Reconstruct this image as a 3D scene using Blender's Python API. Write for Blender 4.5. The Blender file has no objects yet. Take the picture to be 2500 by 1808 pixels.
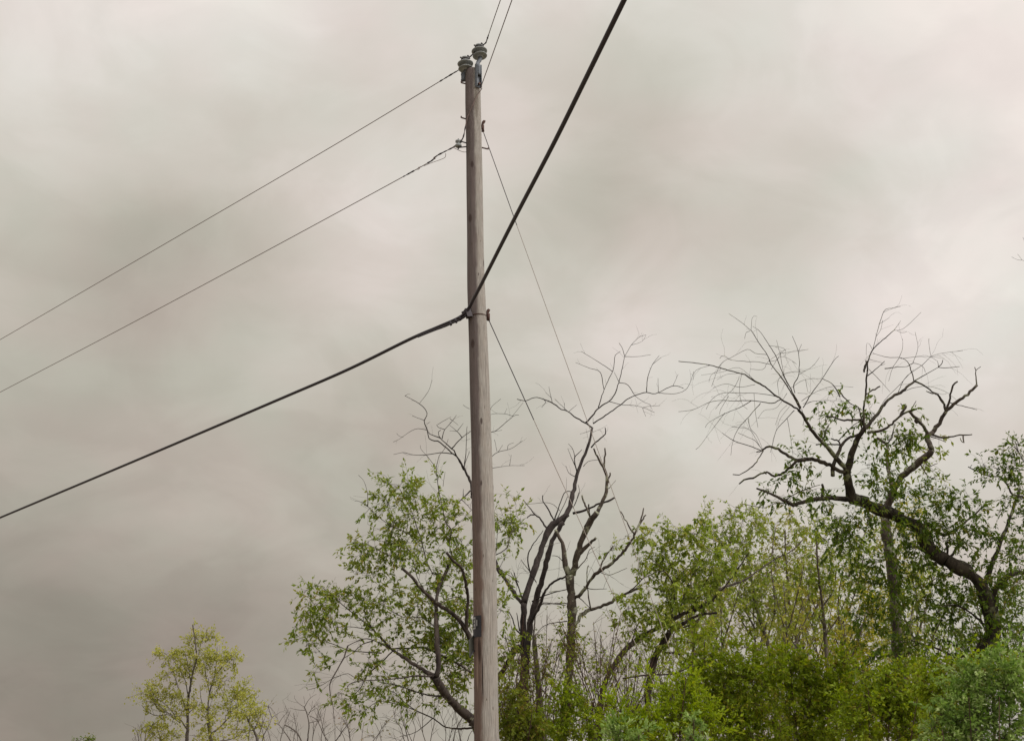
import bpy, math, random
import numpy as np
from mathutils import Vector

# ------------------------------------------------------------------ camera, sky, sun, exposure
C = bpy.context.scene
COL = C.collection
TH = math.radians(19.7); CT, ST = math.cos(TH), math.sin(TH)
CH = 1.65; F = 3018.0                       # camera height, focal length in photo pixels
cam = bpy.data.cameras.new('camera'); cam.sensor_width = 36.0; cam.lens = F / 2500 * 36
cam.clip_start = 0.1; cam.clip_end = 3000
camo = bpy.data.objects.new('camera', cam); COL.objects.link(camo)
camo.location = (0, 0, CH); camo.rotation_euler = (math.pi / 2 + TH, 0, 0)
C.camera = camo
C.view_settings.view_transform = 'Standard'; C.view_settings.look = 'None'
C.view_settings.gamma = 1; C.view_settings.exposure = 0.0

SUN_EL, SUN_AZ = math.radians(42), math.radians(118)   # azimuth clockwise from +Y (view direction): to the right, a little behind
sund = Vector((math.sin(SUN_AZ) * math.cos(SUN_EL), math.cos(SUN_AZ) * math.cos(SUN_EL), math.sin(SUN_EL)))
sl = bpy.data.lights.new('sun', 'SUN'); sl.energy = 1.5; sl.angle = math.radians(25); sl.color = (1, .95, .88)
so = bpy.data.objects.new('sun', sl); COL.objects.link(so)
so.rotation_euler = (-sund).to_track_quat('-Z', 'Y').to_euler(); so.location = (30, -20, 40)


def ray(px, py):
    u, v = (px - 1250) / F, (904 - py) / F
    d = np.array([u, CT - v * ST, ST + v * CT])
    return d / np.linalg.norm(d)


w = bpy.data.worlds.new('World'); C.world = w; w.use_nodes = True
nt = w.node_tree; N = nt.nodes; LK = nt.links; N.clear()


def nd(t, **kw):
    n = N.new(t)
    for k, v in kw.items(): setattr(n, k, v)
    return n


def mth(op, a, b=None, c=None):
    n = nd('ShaderNodeMath', operation=op)
    for i, x in enumerate((a, b, c)):
        if x is None: continue
        if isinstance(x, (int, float)): n.inputs[i].default_value = float(x)
        else: LK.new(x, n.inputs[i])
    return n.outputs[0]


def vm(op, a, b=None, scale=None):
    n = nd('ShaderNodeVectorMath', operation=op)
    for i, x in enumerate((a, b)):
        if x is None: continue
        if isinstance(x, (tuple, list)): n.inputs[i].default_value = x
        else: LK.new(x, n.inputs[i])
    if scale is not None:
        if isinstance(scale, (int, float)): n.inputs[3].default_value = scale
        else: LK.new(scale, n.inputs[3])
    return n


tc = nd('ShaderNodeTexCoord'); D = vm('NORMALIZE', tc.outputs['Generated']).outputs[0]
sep = nd('ShaderNodeSeparateXYZ'); LK.new(D, sep.inputs[0]); DZ = mth('MAXIMUM', sep.outputs[2], 0.0)
# cloud brightness: overcast gradient (brighter overhead) + broad banks of brighter and darker cloud
SKY = [(55, 55, .67), (55, 440, .56), (55, 660, .51), (320, 260, .63), (480, 60, .70), (820, 900, .50), (60, 1100, .39), (55, 1540, .255), (440, 1430, .315), (770, 660, .584),
       (770, 165, .637), (1650, 500, .53), (2100, 110, .672), (2310, 330, .70), (2425, 770, .68), (2100, 660, .63),
       (1650, 1100, .59), (990, 990, .49), (715, 1540, .345), (1540, 1380, .47), (1870, 1490, .46), (150, 1770, .25),
       (1300, 1780, .42), (2400, 1500, .5), (1400, 40, .63), (420, 700, .48), (1100, 500, .575)]


def base_l(z): return 0.30 + 0.75 * z


KL = 90.0
dirs = np.array([ray(a, b) for a, b, _ in SKY]); tgt = np.array([c for _, _, c in SKY])
G = np.exp(KL * (dirs @ dirs.T - 1))
amp = np.linalg.solve(G.T @ G + 0.02 * np.eye(len(SKY)), G.T @ (tgt - base_l(dirs[:, 2])))
L = mth('MULTIPLY_ADD', DZ, 0.75, 0.30)
for dv, a in zip(dirs, amp):
    dt = vm('DOT_PRODUCT', D, tuple(float(x) for x in dv)).outputs['Value']
    L = mth('MULTIPLY_ADD', mth('EXPONENT', mth('MULTIPLY_ADD', dt, KL, -KL)), float(a), L)
for a_, b_, k_ in [(1450, 480, -.05), (1330, 520, -.025), (2050, 530, -.05), (1850, 570, -.03), (2150, 700, .045), (1860, 300, .02), (430, 560, -.05), (560, 640, -.03), (280, 640, -.03), (1000, 590, .03), (880, 430, .02),
                   (250, 1500, -.012), (380, 1290, .035), (650, 1240, .035), (600, 1470, -.035), (1500, 830, .03), (1720, 1000, .02), (500, 840, .02), (1250, 330, .03), (1560, 250, -.02), (2300, 880, .03), (1580, 1230, -.03), (900, 1000, -.02)]:
    dt = vm('DOT_PRODUCT', D, tuple(float(x) for x in ray(a_, b_))).outputs['Value']       # smaller cloud lumps
    L = mth('MULTIPLY_ADD', mth('EXPONENT', mth('MULTIPLY_ADD', dt, 520.0, -520.0)), k_ * 1.45, L)
zen = nd('ShaderNodeMapRange', interpolation_type='SMOOTHSTEP'); LK.new(DZ, zen.inputs[0]); zen.inputs[1].default_value = .66; zen.inputs[2].default_value = .95; zen.inputs[3].default_value = 0; zen.inputs[4].default_value = .9
L = mth('ADD', L, zen.outputs[0])                             # extra overhead brightness, added out of view to lift light on the foliage
dt = vm('DOT_PRODUCT', D, tuple(sund)).outputs['Value']     # the veiled sun brightens its part of the cloud
L = mth('MULTIPLY_ADD', mth('EXPONENT', mth('MULTIPLY_ADD', dt, 5.0, -5.0)), 1.6, L)
PL = vm('SCALE', D, scale=mth('DIVIDE', 1.0, mth('ADD', DZ, 0.55))).outputs[0]     # clouds lie in a layer overhead


def noise(vec, scale, detail, rough, dist=0.0):
    n = nd('ShaderNodeTexNoise'); n.inputs['Scale'].default_value = scale; n.inputs['Detail'].default_value = detail
    n.inputs['Roughness'].default_value = rough; n.inputs['Distortion'].default_value = dist
    LK.new(vec, n.inputs['Vector']); return n.outputs['Fac']


n1 = noise(vm('MULTIPLY', PL, (1.0, 1.15, 1.0)).outputs[0], 4.2, 7, .5, .45)
n2 = noise(PL, 12.0, 6, .55, .6)
L = mth('MULTIPLY', L, mth('MULTIPLY_ADD', n1, 0.30, 0.87))
L = mth('MULTIPLY', L, mth('MULTIPLY_ADD', n2, 0.16, 0.92))
n4 = nd('ShaderNodeMapRange', interpolation_type='SMOOTHSTEP'); LK.new(noise(PL, 7.5, 8, .52, .8), n4.inputs[0])
for i_, v_ in ((1, .40), (2, .60), (3, .965), (4, 1.035)): n4.inputs[i_].default_value = v_
L = mth('MULTIPLY', L, n4.outputs[0])                         # ragged cloud edges
ramp = nd('ShaderNodeValToRGB'); e = ramp.color_ramp.elements
e[0].position = .15; e[0].color = (1.16, 1.0, .845, 1); e[1].position = .72; e[1].color = (1.065, 1.0, .945, 1)
x = ramp.color_ramp.elements.new(.48); x.color = (1.07, 1.0, .875, 1)
LK.new(L, ramp.inputs[0])
n3 = noise(PL, 7.0, 3, .5)
tr = nd('ShaderNodeValToRGB'); e = tr.color_ramp.elements
e[0].position = .36; e[0].color = (1.03, .99, .985, 1); e[1].position = .64; e[1].color = (.985, 1.012, .985, 1)
LK.new(n3, tr.inputs[0])
cl = vm('SCALE', vm('MULTIPLY', ramp.outputs[0], tr.outputs[0]).outputs[0], scale=L).outputs[0]
sk = nd('ShaderNodeTexSky'); sk.sky_type = 'NISHITA'; sk.sun_disc = False; sk.sun_elevation = SUN_EL; sk.sun_rotation = SUN_AZ
mx = nd('ShaderNodeMix', data_type='RGBA'); mx.inputs[0].default_value = 0.985
LK.new(vm('SCALE', sk.outputs[0], scale=0.08).outputs[0], mx.inputs[6]); LK.new(cl, mx.inputs[7])
bg = nd('ShaderNodeBackground'); LK.new(mx.outputs[2], bg.inputs[0]); bg.inputs[1].default_value = 1.0
ow = nd('ShaderNodeOutputWorld'); LK.new(bg.outputs[0], ow.inputs[0])

# ------------------------------------------------------------------ photo plane -> world
ZN = {'P': (0, 0, 1), 'Z1': (1000, 60, .23166), 'Z2': (1050, 680, .11023), 'Z3': (1080, 1420, .23669), 'Z4': (680, 900, .30482),
      'Z5': (680, 1350, .27928), 'Z6': (300, 1480, .2), 'Z7': (1180, 780, .31707), 'Z8': (1180, 1250, .3403),
      'A1': (1650, 720, .32328), 'A2': (2050, 720, .32328), 'A3': (1650, 1200, .37068), 'A4': (2050, 1200, .37068),
      'A7': (2350, 500, .15856), 'S1': (1120, 1490, .07924), 'T1': (1100, 90, .09146), 'K5': (560, 1680, .194), 'K6': (940, 1640, .10582),
      'S7': (1380, 1600, .17637), 'S8': (1700, 1560, .17637)}


def W(px, py, Y):                            # point of the vertical plane at distance Y
    u, v = (px - 1250) / F, (904 - py) / F
    d = Y / (CT - v * ST)
    return np.array([u * d, Y, CH + d * (ST + v * CT)])


def Wd(px, py, d):                           # point at depth d along the camera axis
    u, v = (px - 1250) / F, (904 - py) / F
    return np.array([u * d, d * (CT - v * ST), CH + d * (ST + v * CT)])


def gz(y): return -0.5 * min(max((y - 9) / 6.0, 0), 1)


def lin(r, g=None, b=None):
    f = lambda c: (c / 255 / 12.92) if c / 255 <= .04045 else ((c / 255 + .055) / 1.055) ** 2.4
    return (f(r), f(g), f(b), 1)


# ------------------------------------------------------------------ materials
MATS = {}


class MT:
    def __init__(s, name):
        m = bpy.data.materials.new(name); m.use_nodes = True; MATS[name] = m; s.m = m; s.t = m.node_tree
        s.t.nodes.clear(); s.o = s.n('ShaderNodeOutputMaterial')

    def n(s, t, **kw):
        x = s.t.nodes.new(t)
        for k, v in kw.items(): setattr(x, k, v)
        return x

    def l(s, a, b): s.t.links.new(a, b)

    def math(s, op, a, b=None, c=None):
        n = s.n('ShaderNodeMath', operation=op)
        for i, x in enumerate((a, b, c)):
            if x is None: continue
            if isinstance(x, (int, float)): n.inputs[i].default_value = float(x)
            else: s.l(x, n.inputs[i])
        return n.outputs[0]

    def noise(s, vec, scale, detail=4, rough=.55, dist=0.):
        n = s.n('ShaderNodeTexNoise'); n.inputs['Scale'].default_value = scale; n.inputs['Detail'].default_value = detail
        n.inputs['Roughness'].default_value = rough; n.inputs['Distortion'].default_value = dist
        s.l(vec, n.inputs['Vector']); return n.outputs['Fac']

    def ramp(s, fac, *st):
        r = s.n('ShaderNodeValToRGB'); e = r.color_ramp.elements
        e[0].position, e[0].color = st[0]; e[1].position, e[1].color = st[-1]
        for p, c in st[1:-1]: q = e.new(p); q.color = c
        s.l(fac, r.inputs[0]); return r.outputs[0]

    def mix(s, fac, a, b):
        m = s.n('ShaderNodeMix', data_type='RGBA')
        for i, x in ((0, fac), (6, a), (7, b)):
            if isinstance(x, (int, float)): m.inputs[i].default_value = x
            elif isinstance(x, tuple): m.inputs[i].default_value = x
            else: s.l(x, m.inputs[i])
        return m.outputs[2]

    def principled(s, col, rough=.8, metal=0., bump=None, bs=.3, spec=.3):
        p = s.n('ShaderNodeBsdfPrincipled'); p.inputs['Roughness'].default_value = rough; p.inputs['Metallic'].default_value = metal
        p.inputs['Specular IOR Level'].default_value = spec
        if isinstance(col, tuple): p.inputs['Base Color'].default_value = col
        else: s.l(col, p.inputs['Base Color'])
        if bump is not None:
            b = s.n('ShaderNodeBump'); b.inputs['Strength'].default_value = bs; b.inputs['Distance'].default_value = .02
            s.l(bump, b.inputs['Height']); s.l(b.outputs[0], p.inputs['Normal'])
        s.l(p.outputs[0], s.o.inputs[0]); return p


def mat_bark(name, c0, c1, lich=None, la=.58, scale=9.):
    m = MT(name); tc = m.n('ShaderNodeTexCoord'); mp = m.n('ShaderNodeMapping'); mp.inputs['Scale'].default_value = (1, 1, .35)
    m.l(tc.outputs['Object'], mp.inputs[0]); v = mp.outputs[0]
    a = m.noise(v, scale, 6, .65, .4); col = m.ramp(a, (.35, c0), (.68, c1))
    if lich:
        b = m.noise(tc.outputs['Object'], 5.5, 5, .6); k = m.ramp(b, (la, (0, 0, 0, 1)), (la + .07, (1, 1, 1, 1)))
        col = m.mix(k, col, lich)
    m.principled(col, .9, bump=m.noise(v, scale * 3, 5, .7), bs=.6, spec=.15)


mat_bark('bark_dead', lin(36, 32, 32), lin(68, 61, 59), lin(104, 103, 92), .66)
mat_bark('bark_lichen', lin(50, 45, 40), lin(88, 80, 72), lin(126, 128, 110), .54)
mat_bark('bark_cherry', lin(40, 34, 33), lin(82, 74, 68), lin(128, 126, 112), .6)
mat_bark('bark_black', lin(34, 30, 27), lin(72, 66, 57), lin(104, 108, 82), .56)
mat_bark('bark_grey', lin(66, 60, 54), lin(110, 102, 92))
mat_bark('bark_red', lin(52, 38, 34), lin(86, 66, 58))
mat_bark('bark_far', lin(66, 60, 58), lin(104, 98, 92))


def mat_leaf(name, cs, trans=.42, gloss=.012):
    m = MT(name); at = m.n('ShaderNodeAttribute', attribute_name='tint')
    k = len(cs); col = m.ramp(at.outputs['Fac'], *[(i / (k - 1), c) for i, c in enumerate(cs)])
    d = m.n('ShaderNodeBsdfDiffuse'); m.l(col, d.inputs[0])
    t = m.n('ShaderNodeBsdfTranslucent'); hs = m.n('ShaderNodeHueSaturation'); hs.inputs['Value'].default_value = 1.15; hs.inputs['Saturation'].default_value = 1.1
    m.l(col, hs.inputs['Color']); m.l(hs.outputs[0], t.inputs[0])
    x = m.n('ShaderNodeMixShader'); x.inputs[0].default_value = trans; m.l(d.outputs[0], x.inputs[1]); m.l(t.outputs[0], x.inputs[2])
    g = m.n('ShaderNodeBsdfGlossy'); g.inputs['Roughness'].default_value = .5
    y = m.n('ShaderNodeMixShader'); y.inputs[0].default_value = gloss; m.l(x.outputs[0], y.inputs[1]); m.l(g.outputs[0], y.inputs[2])
    m.l(y.outputs[0], m.o.inputs[0])


mat_leaf('leaf_cherry', [lin(86, 106, 34), lin(110, 128, 46), lin(134, 148, 62), lin(150, 132, 66)])
mat_leaf('leaf_green', [lin(98, 118, 38), lin(122, 140, 52), lin(146, 160, 68), lin(158, 150, 80)])
mat_leaf('leaf_dark', [lin(56, 78, 24), lin(78, 100, 32), lin(102, 122, 44), lin(126, 116, 52)])
mat_leaf('leaf_thicket', [lin(110, 122, 42), lin(134, 144, 56), lin(158, 162, 76), lin(166, 150, 82)])
mat_leaf('leaf_yellow', [lin(124, 126, 36), lin(148, 148, 48), lin(166, 162, 64), lin(164, 146, 70)])
mat_leaf('leaf_maple', [lin(128, 132, 54), lin(148, 152, 68), lin(166, 168, 86), lin(166, 156, 92)])
mat_leaf('leaf_olive', [lin(84, 104, 18), lin(110, 130, 26), lin(136, 154, 40), lin(134, 120, 50)])
mat_leaf('leaf_bright', [lin(98, 118, 16), lin(122, 144, 22), lin(146, 164, 38), lin(154, 156, 54)])
mat_leaf('leaf_pale', [lin(80, 107, 42), lin(109, 137, 62), lin(142, 165, 94), lin(178, 192, 138)])
mat_leaf('leaf_vine', [lin(74, 86, 24), lin(96, 108, 32), lin(118, 128, 44), lin(126, 100, 52)])
mat_leaf('leaf_bud', [lin(110, 100, 70), lin(126, 118, 78), lin(130, 100, 76)], .2)


def mat_simple(name, col, rough=.6, metal=0., var=.25, scale=30., spec=.4):
    m = MT(name); tc = m.n('ShaderNodeTexCoord'); a = m.noise(tc.outputs['Object'], scale, 4, .6)
    d = tuple(c * (1 - var) for c in col[:3]) + (1,); b = tuple(c * (1 + var) for c in col[:3]) + (1,)
    m.principled(m.ramp(a, (.3, d), (.7, b)), rough, metal, spec=spec)


mat_simple('galvanised', lin(92, 98, 106), .6, .25)
mat_simple('dark_steel', lin(58, 54, 58), .6, .5)
mat_simple('rusty_steel', lin(78, 56, 50), .8, .2)
mat_simple('porcelain', lin(128, 134, 136), .25, 0, .12, 12, .5)
mat_simple('cable_black', lin(38, 33, 42), .55, 0, .15)
mat_simple('wire_dark', lin(104, 88, 84), .6, .3)
mat_simple('wire_grip', lin(50, 44, 48), .7, .2)
mat_simple('guy_steel', lin(140, 132, 126), .6, .1)
mat_simple('label_white', lin(150, 150, 152), .5, 0, .1)
mat_simple('plate_black', lin(34, 34, 40), .5, 0, .2)
mat_simple('tag_grey', lin(74, 76, 70), .5, .3, .15)
mat_simple('meadow', lin(122, 112, 96), .95, 0, .35, .8, .1)

# ------------------------------------------------------------------ mesh building


class MB:
    def __init__(s): s.v = []; s.f = []; s.t = []; s.n = 0

    def add(s, v, f, tint=None):
        v = np.asarray(v, float).reshape(-1, 3); s.v.append(v); s.f.append(np.asarray(f, np.int64).reshape(-1, 4) + s.n)
        s.t.append(np.zeros(len(v)) if tint is None else tint); s.n += len(v)

    def box(s, c, ax, ay, az):               # box from centre and three half-axis vectors
        c, ax, ay, az = (np.asarray(q, float) for q in (c, ax, ay, az))
        v = [c + i * ax + j * ay + k * az for i in (-1, 1) for j in (-1, 1) for k in (-1, 1)]
        s.add(v, [(0, 1, 3, 2), (4, 6, 7, 5), (0, 4, 5, 1), (2, 3, 7, 6), (0, 2, 6, 4), (1, 5, 7, 3)])

    def build(s, name, mat, parent=None, smooth=True, origin=None):
        v = np.concatenate(s.v); f = np.concatenate(s.f); t = np.concatenate(s.t)
        if parent is not None and origin is None: origin = np.array(parent['o3'])
        if origin is not None: v = v - np.asarray(origin)
        me = bpy.data.meshes.new(name); me.vertices.add(len(v)); me.vertices.foreach_set('co', v.astype(np.float32).ravel())
        me.loops.add(len(f) * 4); me.loops.foreach_set('vertex_index', f.astype(np.int32).ravel())
        me.polygons.add(len(f)); me.polygons.foreach_set('loop_start', np.arange(0, len(f) * 4, 4, dtype=np.int32))
        try: me.polygons.foreach_set('loop_total', np.full(len(f), 4, np.int32))
        except Exception: pass
        a = me.attributes.new('tint', 'FLOAT', 'POINT'); a.data.foreach_set('value', t.astype(np.float32))
        me.update(calc_edges=True)
        me.polygons.foreach_set('use_smooth', np.full(len(f), smooth))
        me.materials.append(MATS[mat])
        o = bpy.data.objects.new(name, me); COL.objects.link(o)
        if parent is not None: o.parent = parent
        if parent is None and origin is not None: o.location = origin
        return o


def thing(name, label, cat, loc, group=None):
    o = bpy.data.objects.new(name, None); COL.objects.link(o); o.location = loc; o.empty_display_size = .3
    o['label'] = label; o['category'] = cat; o['o3'] = [float(q) for q in loc]
    if group: o['group'] = group
    return o


def nrm(a): return a / (np.linalg.norm(a, axis=-1, keepdims=True) + 1e-9)


def tubes(mb, P, R, sides):
    P = np.asarray(P, float); R = np.asarray(R, float)
    if P.ndim == 2: P = P[None]; R = R[None]
    if len(P) == 0: return
    B, n, _ = P.shape
    T = nrm(np.gradient(P, axis=1)); md = nrm(P[:, -1] - P[:, 0])
    ref = np.where((np.abs(md[:, 1]) > .75)[:, None], np.array([1., 0, .2]), np.array([.05, 1., .03]))
    U = nrm(np.cross(T, ref[:, None, :])); V = np.cross(T, U)
    a = np.arange(sides) / sides * 2 * math.pi
    ring = P[:, :, None, :] + R[:, :, None, None] * (np.cos(a)[None, None, :, None] * U[:, :, None, :] + np.sin(a)[None, None, :, None] * V[:, :, None, :])
    i, j = np.meshgrid(np.arange(n - 1), np.arange(sides), indexing='ij')
    j2 = (j + 1) % sides
    f = np.stack([i * sides + j, i * sides + j2, (i + 1) * sides + j2, (i + 1) * sides + j], -1).reshape(-1, 4)
    f = (np.arange(B)[:, None, None] * n * sides + f[None]).reshape(-1, 4)
    mb.add(ring.reshape(-1, 3), f)


def capped(P, R):                            # close both ends of a tube to a point
    P = np.asarray(P, float); R = np.asarray(R, float)
    return np.vstack([P[:1] - (P[1] - P[0]) * .01, P, P[-1:] + (P[-1] - P[-2]) * .01]), np.concatenate([[1e-4], R, [1e-4]])


def crom(p, step, nmin=6):                   # smooth curve through points, evenly resampled
    p = np.asarray(p, float)
    if len(p) == 2: dense = p[0] + (p[1] - p[0]) * np.linspace(0, 1, 24)[:, None]
    else:
        q = np.vstack([2 * p[0] - p[1], p, 2 * p[-1] - p[-2]]); out = []
        t = np.linspace(0, 1, 12, endpoint=False)[:, None]
        for k in range(1, len(q) - 2):
            a, b, c, d = q[k - 1], q[k], q[k + 1], q[k + 2]
            out.append(.5 * (2 * b + (c - a) * t + (2 * a - 5 * b + 4 * c - d) * t * t + (3 * b - a - 3 * c + d) * t ** 3))
        dense = np.vstack(out + [p[-1:]])
    s = np.concatenate([[0], np.cumsum(np.linalg.norm(np.diff(dense, axis=0), axis=1))])
    n = max(nmin, int(s[-1] / step) + 1); u = np.linspace(0, s[-1], n)
    return np.stack([np.interp(u, s, dense[:, k]) for k in range(dense.shape[1])], -1)


# ------------------------------------------------------------------ ground
gm = MB(); ys = np.concatenate([[-300, -60], np.linspace(-10, 70, 41), [140, 320, 900]]); xs = np.concatenate([[-900, -200], np.linspace(-50, 50, 41), [200, 900]])
rg = np.random.default_rng(3)
gv = np.array([[x, y, gz(y) + (0 if abs(x) > 60 or not -9 < y < 69 else rg.normal(0, .03)) - .02] for y in ys for x in xs])
nx = len(xs)
gm.add(gv, [(a * nx + b, a * nx + b + 1, (a + 1) * nx + b + 1, (a + 1) * nx + b) for a in range(len(ys) - 1) for b in range(nx - 1)])
go = gm.build('ground', 'meadow'); go['kind'] = 'structure'

# ------------------------------------------------------------------ utility pole
PY = 16.0


def pz(py): return W(1170, py, PY)[2]


PROF = [(2480, 1204, .33), (1808, 1188, .305), (1420, 1184, .302), (1100, 1176, .278), (840, 1168, .258), (690, 1162, .242), (400, 1158, .2277), (250, 1155, .226), (172, 1154, .218)]
PZ = np.array([W(c, y, PY)[2] for y, c, d in PROF]); PX = np.array([W(c, y, PY)[0] for y, c, d in PROF]); PR = np.array([d / 2 for _, _, d in PROF])


def pole_at(z): return np.interp(z, PZ, PX), np.interp(z, PZ, PR)


def pole_ang(px, py):                        # angle round the shaft, 0 = towards camera, + = right
    z = pz(py); x = W(px, py, PY)[0]; cx, r = pole_at(z)
    return math.asin(max(-1, min(1, (x - cx) / r)))


def on_pole(ang, z, off=0.):
    cx, r = pole_at(z)
    return np.array([cx + (r + off) * math.sin(ang), PY - (r + off) * math.cos(ang), z])


pole = thing('utility_pole', 'tall weathered wooden utility pole with grey insulators on top', 'utility pole', (PX[0], PY, -.55))
zs = np.concatenate([[-.6], np.linspace(0, PZ[-1] - .03, 70)]); sd = 48
pv, puv = [], []
rng = np.random.default_rng(11)
wob = rng.normal(0, 1, (sd,)); wob = (wob + np.roll(wob, 1) + np.roll(wob, 2)) * .0012
for z in zs:
    cx, r = pole_at(z)
    for k in range(sd):
        a = (k / sd * 2 - 1) * math.pi
        rr = r + wob[k] + .0025 * math.sin(3 * z + 5 * a) * math.sin(a * 3 + z)
        pv.append((cx + rr * math.sin(a), PY - rr * math.cos(a), z))
cx, r = pole_at(zs[-1]); nring = len(zs)
for k in range(sd):
    a = (k / sd * 2 - 1) * math.pi; pv.append((cx + (r - .012) * math.sin(a), PY - (r - .012) * math.cos(a), PZ[-1] - .005))
for k in range(sd): pv.append((cx, PY, PZ[-1]))
pm = MB(); nr = nring + 2
pm.add(pv, [(i * sd + k, i * sd + (k + 1) % sd, (i + 1) * sd + (k + 1) % sd, (i + 1) * sd + k) for i in range(nr - 1) for k in range(sd)])

m = MT('pole_wood'); tcn = m.n('ShaderNodeTexCoord'); OB = tcn.outputs['Object']
sp = m.n('ShaderNodeSeparateXYZ'); m.l(OB, sp.inputs[0]); z = sp.outputs[2]          # object origin: pole base; lean removed below
k_lean = (PX[-1] - PX[0]) / (PZ[-1] - PZ[0])
xr = m.math('SUBTRACT', sp.outputs[0], m.math('MULTIPLY_ADD', m.math('ADD', z, -.55), k_lean, -PZ[0] * k_lean))
ang = m.math('ARCTAN2', xr, m.math('MULTIPLY', sp.outputs[1], -1.0))
cv = m.n('ShaderNodeCombineXYZ'); m.l(m.math('MULTIPLY', ang, .14), cv.inputs[0]); m.l(m.math('MULTIPLY', z, .045), cv.inputs[1]); SV = cv.outputs[0]
cv2 = m.n('ShaderNodeCombineXYZ'); m.l(m.math('MULTIPLY', ang, .14), cv2.inputs[0]); m.l(m.math('MULTIPLY', z, .5), cv2.inputs[1])
g1 = m.noise(SV, 90, 6, .7); g2 = m.noise(SV, 28, 5, .6, .3); g3 = m.noise(cv2.outputs[0], 7, 4, .55)
pale = m.ramp(g1, (.26, lin(102, 98, 94)), (.5, lin(148, 144, 139)), (.76, lin(182, 178, 172)))
pale = m.mix(m.math('MULTIPLY', m.ramp(g3, (.4, (0, 0, 0, 1)), (.7, (1, 1, 1, 1))), .35), pale, lin(144, 133, 124))
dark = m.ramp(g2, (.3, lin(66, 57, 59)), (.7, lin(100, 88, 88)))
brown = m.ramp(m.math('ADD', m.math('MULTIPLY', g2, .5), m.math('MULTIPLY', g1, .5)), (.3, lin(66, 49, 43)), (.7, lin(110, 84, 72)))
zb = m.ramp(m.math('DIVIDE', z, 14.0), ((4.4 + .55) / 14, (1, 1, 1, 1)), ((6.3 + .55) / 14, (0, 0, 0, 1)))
side_tone = m.mix(zb, dark, brown)
# left side toned darker, browner low down: its edge wanders up the shaft
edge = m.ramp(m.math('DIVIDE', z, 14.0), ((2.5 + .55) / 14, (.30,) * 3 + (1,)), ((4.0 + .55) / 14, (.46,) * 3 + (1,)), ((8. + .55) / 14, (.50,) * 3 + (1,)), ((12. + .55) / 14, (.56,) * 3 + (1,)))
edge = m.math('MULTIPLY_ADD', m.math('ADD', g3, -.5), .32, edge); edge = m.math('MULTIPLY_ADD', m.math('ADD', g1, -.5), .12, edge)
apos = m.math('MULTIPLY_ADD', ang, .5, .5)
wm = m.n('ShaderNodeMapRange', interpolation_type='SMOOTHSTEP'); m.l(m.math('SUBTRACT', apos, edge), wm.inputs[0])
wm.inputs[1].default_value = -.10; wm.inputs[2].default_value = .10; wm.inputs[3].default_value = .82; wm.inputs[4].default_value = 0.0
col = m.mix(wm.outputs[0], pale, side_tone)


def spot(col, a0, z0, ra, rz, c, soft=1.0):
    da = m.math('DIVIDE', m.math('ADD', ang, -a0), ra); dz = m.math('DIVIDE', m.math('ADD', z, -z0 - .55), rz)
    q = m.math('ADD', m.math('POWER', m.math('ABSOLUTE', da), 2), m.math('POWER', m.math('ABSOLUTE', dz), 2))
    q = m.math('ADD', q, m.math('MULTIPLY_ADD', g2, 1.4, -.7))
    k = m.n('ShaderNodeMapRange', interpolation_type='SMOOTHSTEP'); m.l(q, k.inputs[0]); k.inputs[1].default_value = .25; k.inputs[2].default_value = 1.4
    k.inputs[3].default_value = soft; k.inputs[4].default_value = 0
    return m.mix(k.outputs[0], col, c)


for x, y, ra, rz in ((1177, 1034, .13, .05), (1178, 1185, .10, .04), (1154, 845, .25, .07), (1152, 410, .22, .06), (1147, 540, .28, .07), (1181, 646, .16, .06), (1166, 677, .07, .03), (1162, 1440, .06, .03), (1204, 1190, .1, .04)):
    col = spot(col, pole_ang(x, y), pz(y), ra, rz, lin(64, 52, 50), .85)
col = spot(col, pole_ang(1172, 1590), pz(1590), .16, .16, lin(46, 34, 30), .8)
col = spot(col, pole_ang(1179, 1650), pz(1650), .05, .28, lin(30, 23, 22))            # long drying crack
col = spot(col, pole_ang(1166, 1640), pz(1640), .10, .25, lin(140, 122, 110), .8)
col = spot(col, pole_ang(1163, 262), pz(262), .35, .25, lin(96, 88, 78), .6)          # stain under the steel bracket
for x, y, rz in ((1190, 1360, .35), (1195, 1010, .3), (1186, 1240, .4), (1200, 1560, .3), (1168, 560, .25)):
    col = spot(col, pole_ang(x, y), pz(y), .018, rz, lin(84, 72, 68), .8)
for k in range(16):                                                                   # drying checks and climbing-spike gouges
    a_ = rng.uniform(-1.4, 1.5); z_ = rng.uniform(2.3, 11.5)
    col = spot(col, a_, z_, rng.uniform(.012, .022), rng.uniform(.12, .5), lin(70, 60, 57), .85)
for k in range(14):
    col = spot(col, rng.uniform(-1.3, 1.4), rng.uniform(2.3, 11.), rng.uniform(.03, .06), rng.uniform(.012, .03), lin(84, 70, 64), .8)
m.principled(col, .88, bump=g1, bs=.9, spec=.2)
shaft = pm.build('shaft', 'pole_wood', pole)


def lathe(mb, base, axis, prof, n=28):
    axis = nrm(np.asarray(axis, float)); a = nrm(np.cross(axis, [0, 1, .1])); b = np.cross(axis, a)
    v = [base + axis * h + r * (math.cos(q) * a + math.sin(q) * b) for r, h in prof for q in np.linspace(0, 2 * math.pi, n, endpoint=False)]
    mb.add(v, [(i * n + k, i * n + (k + 1) % n, (i + 1) * n + (k + 1) % n, (i + 1) * n + k) for i in range(len(prof) - 1) for k in range(n)])


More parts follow.
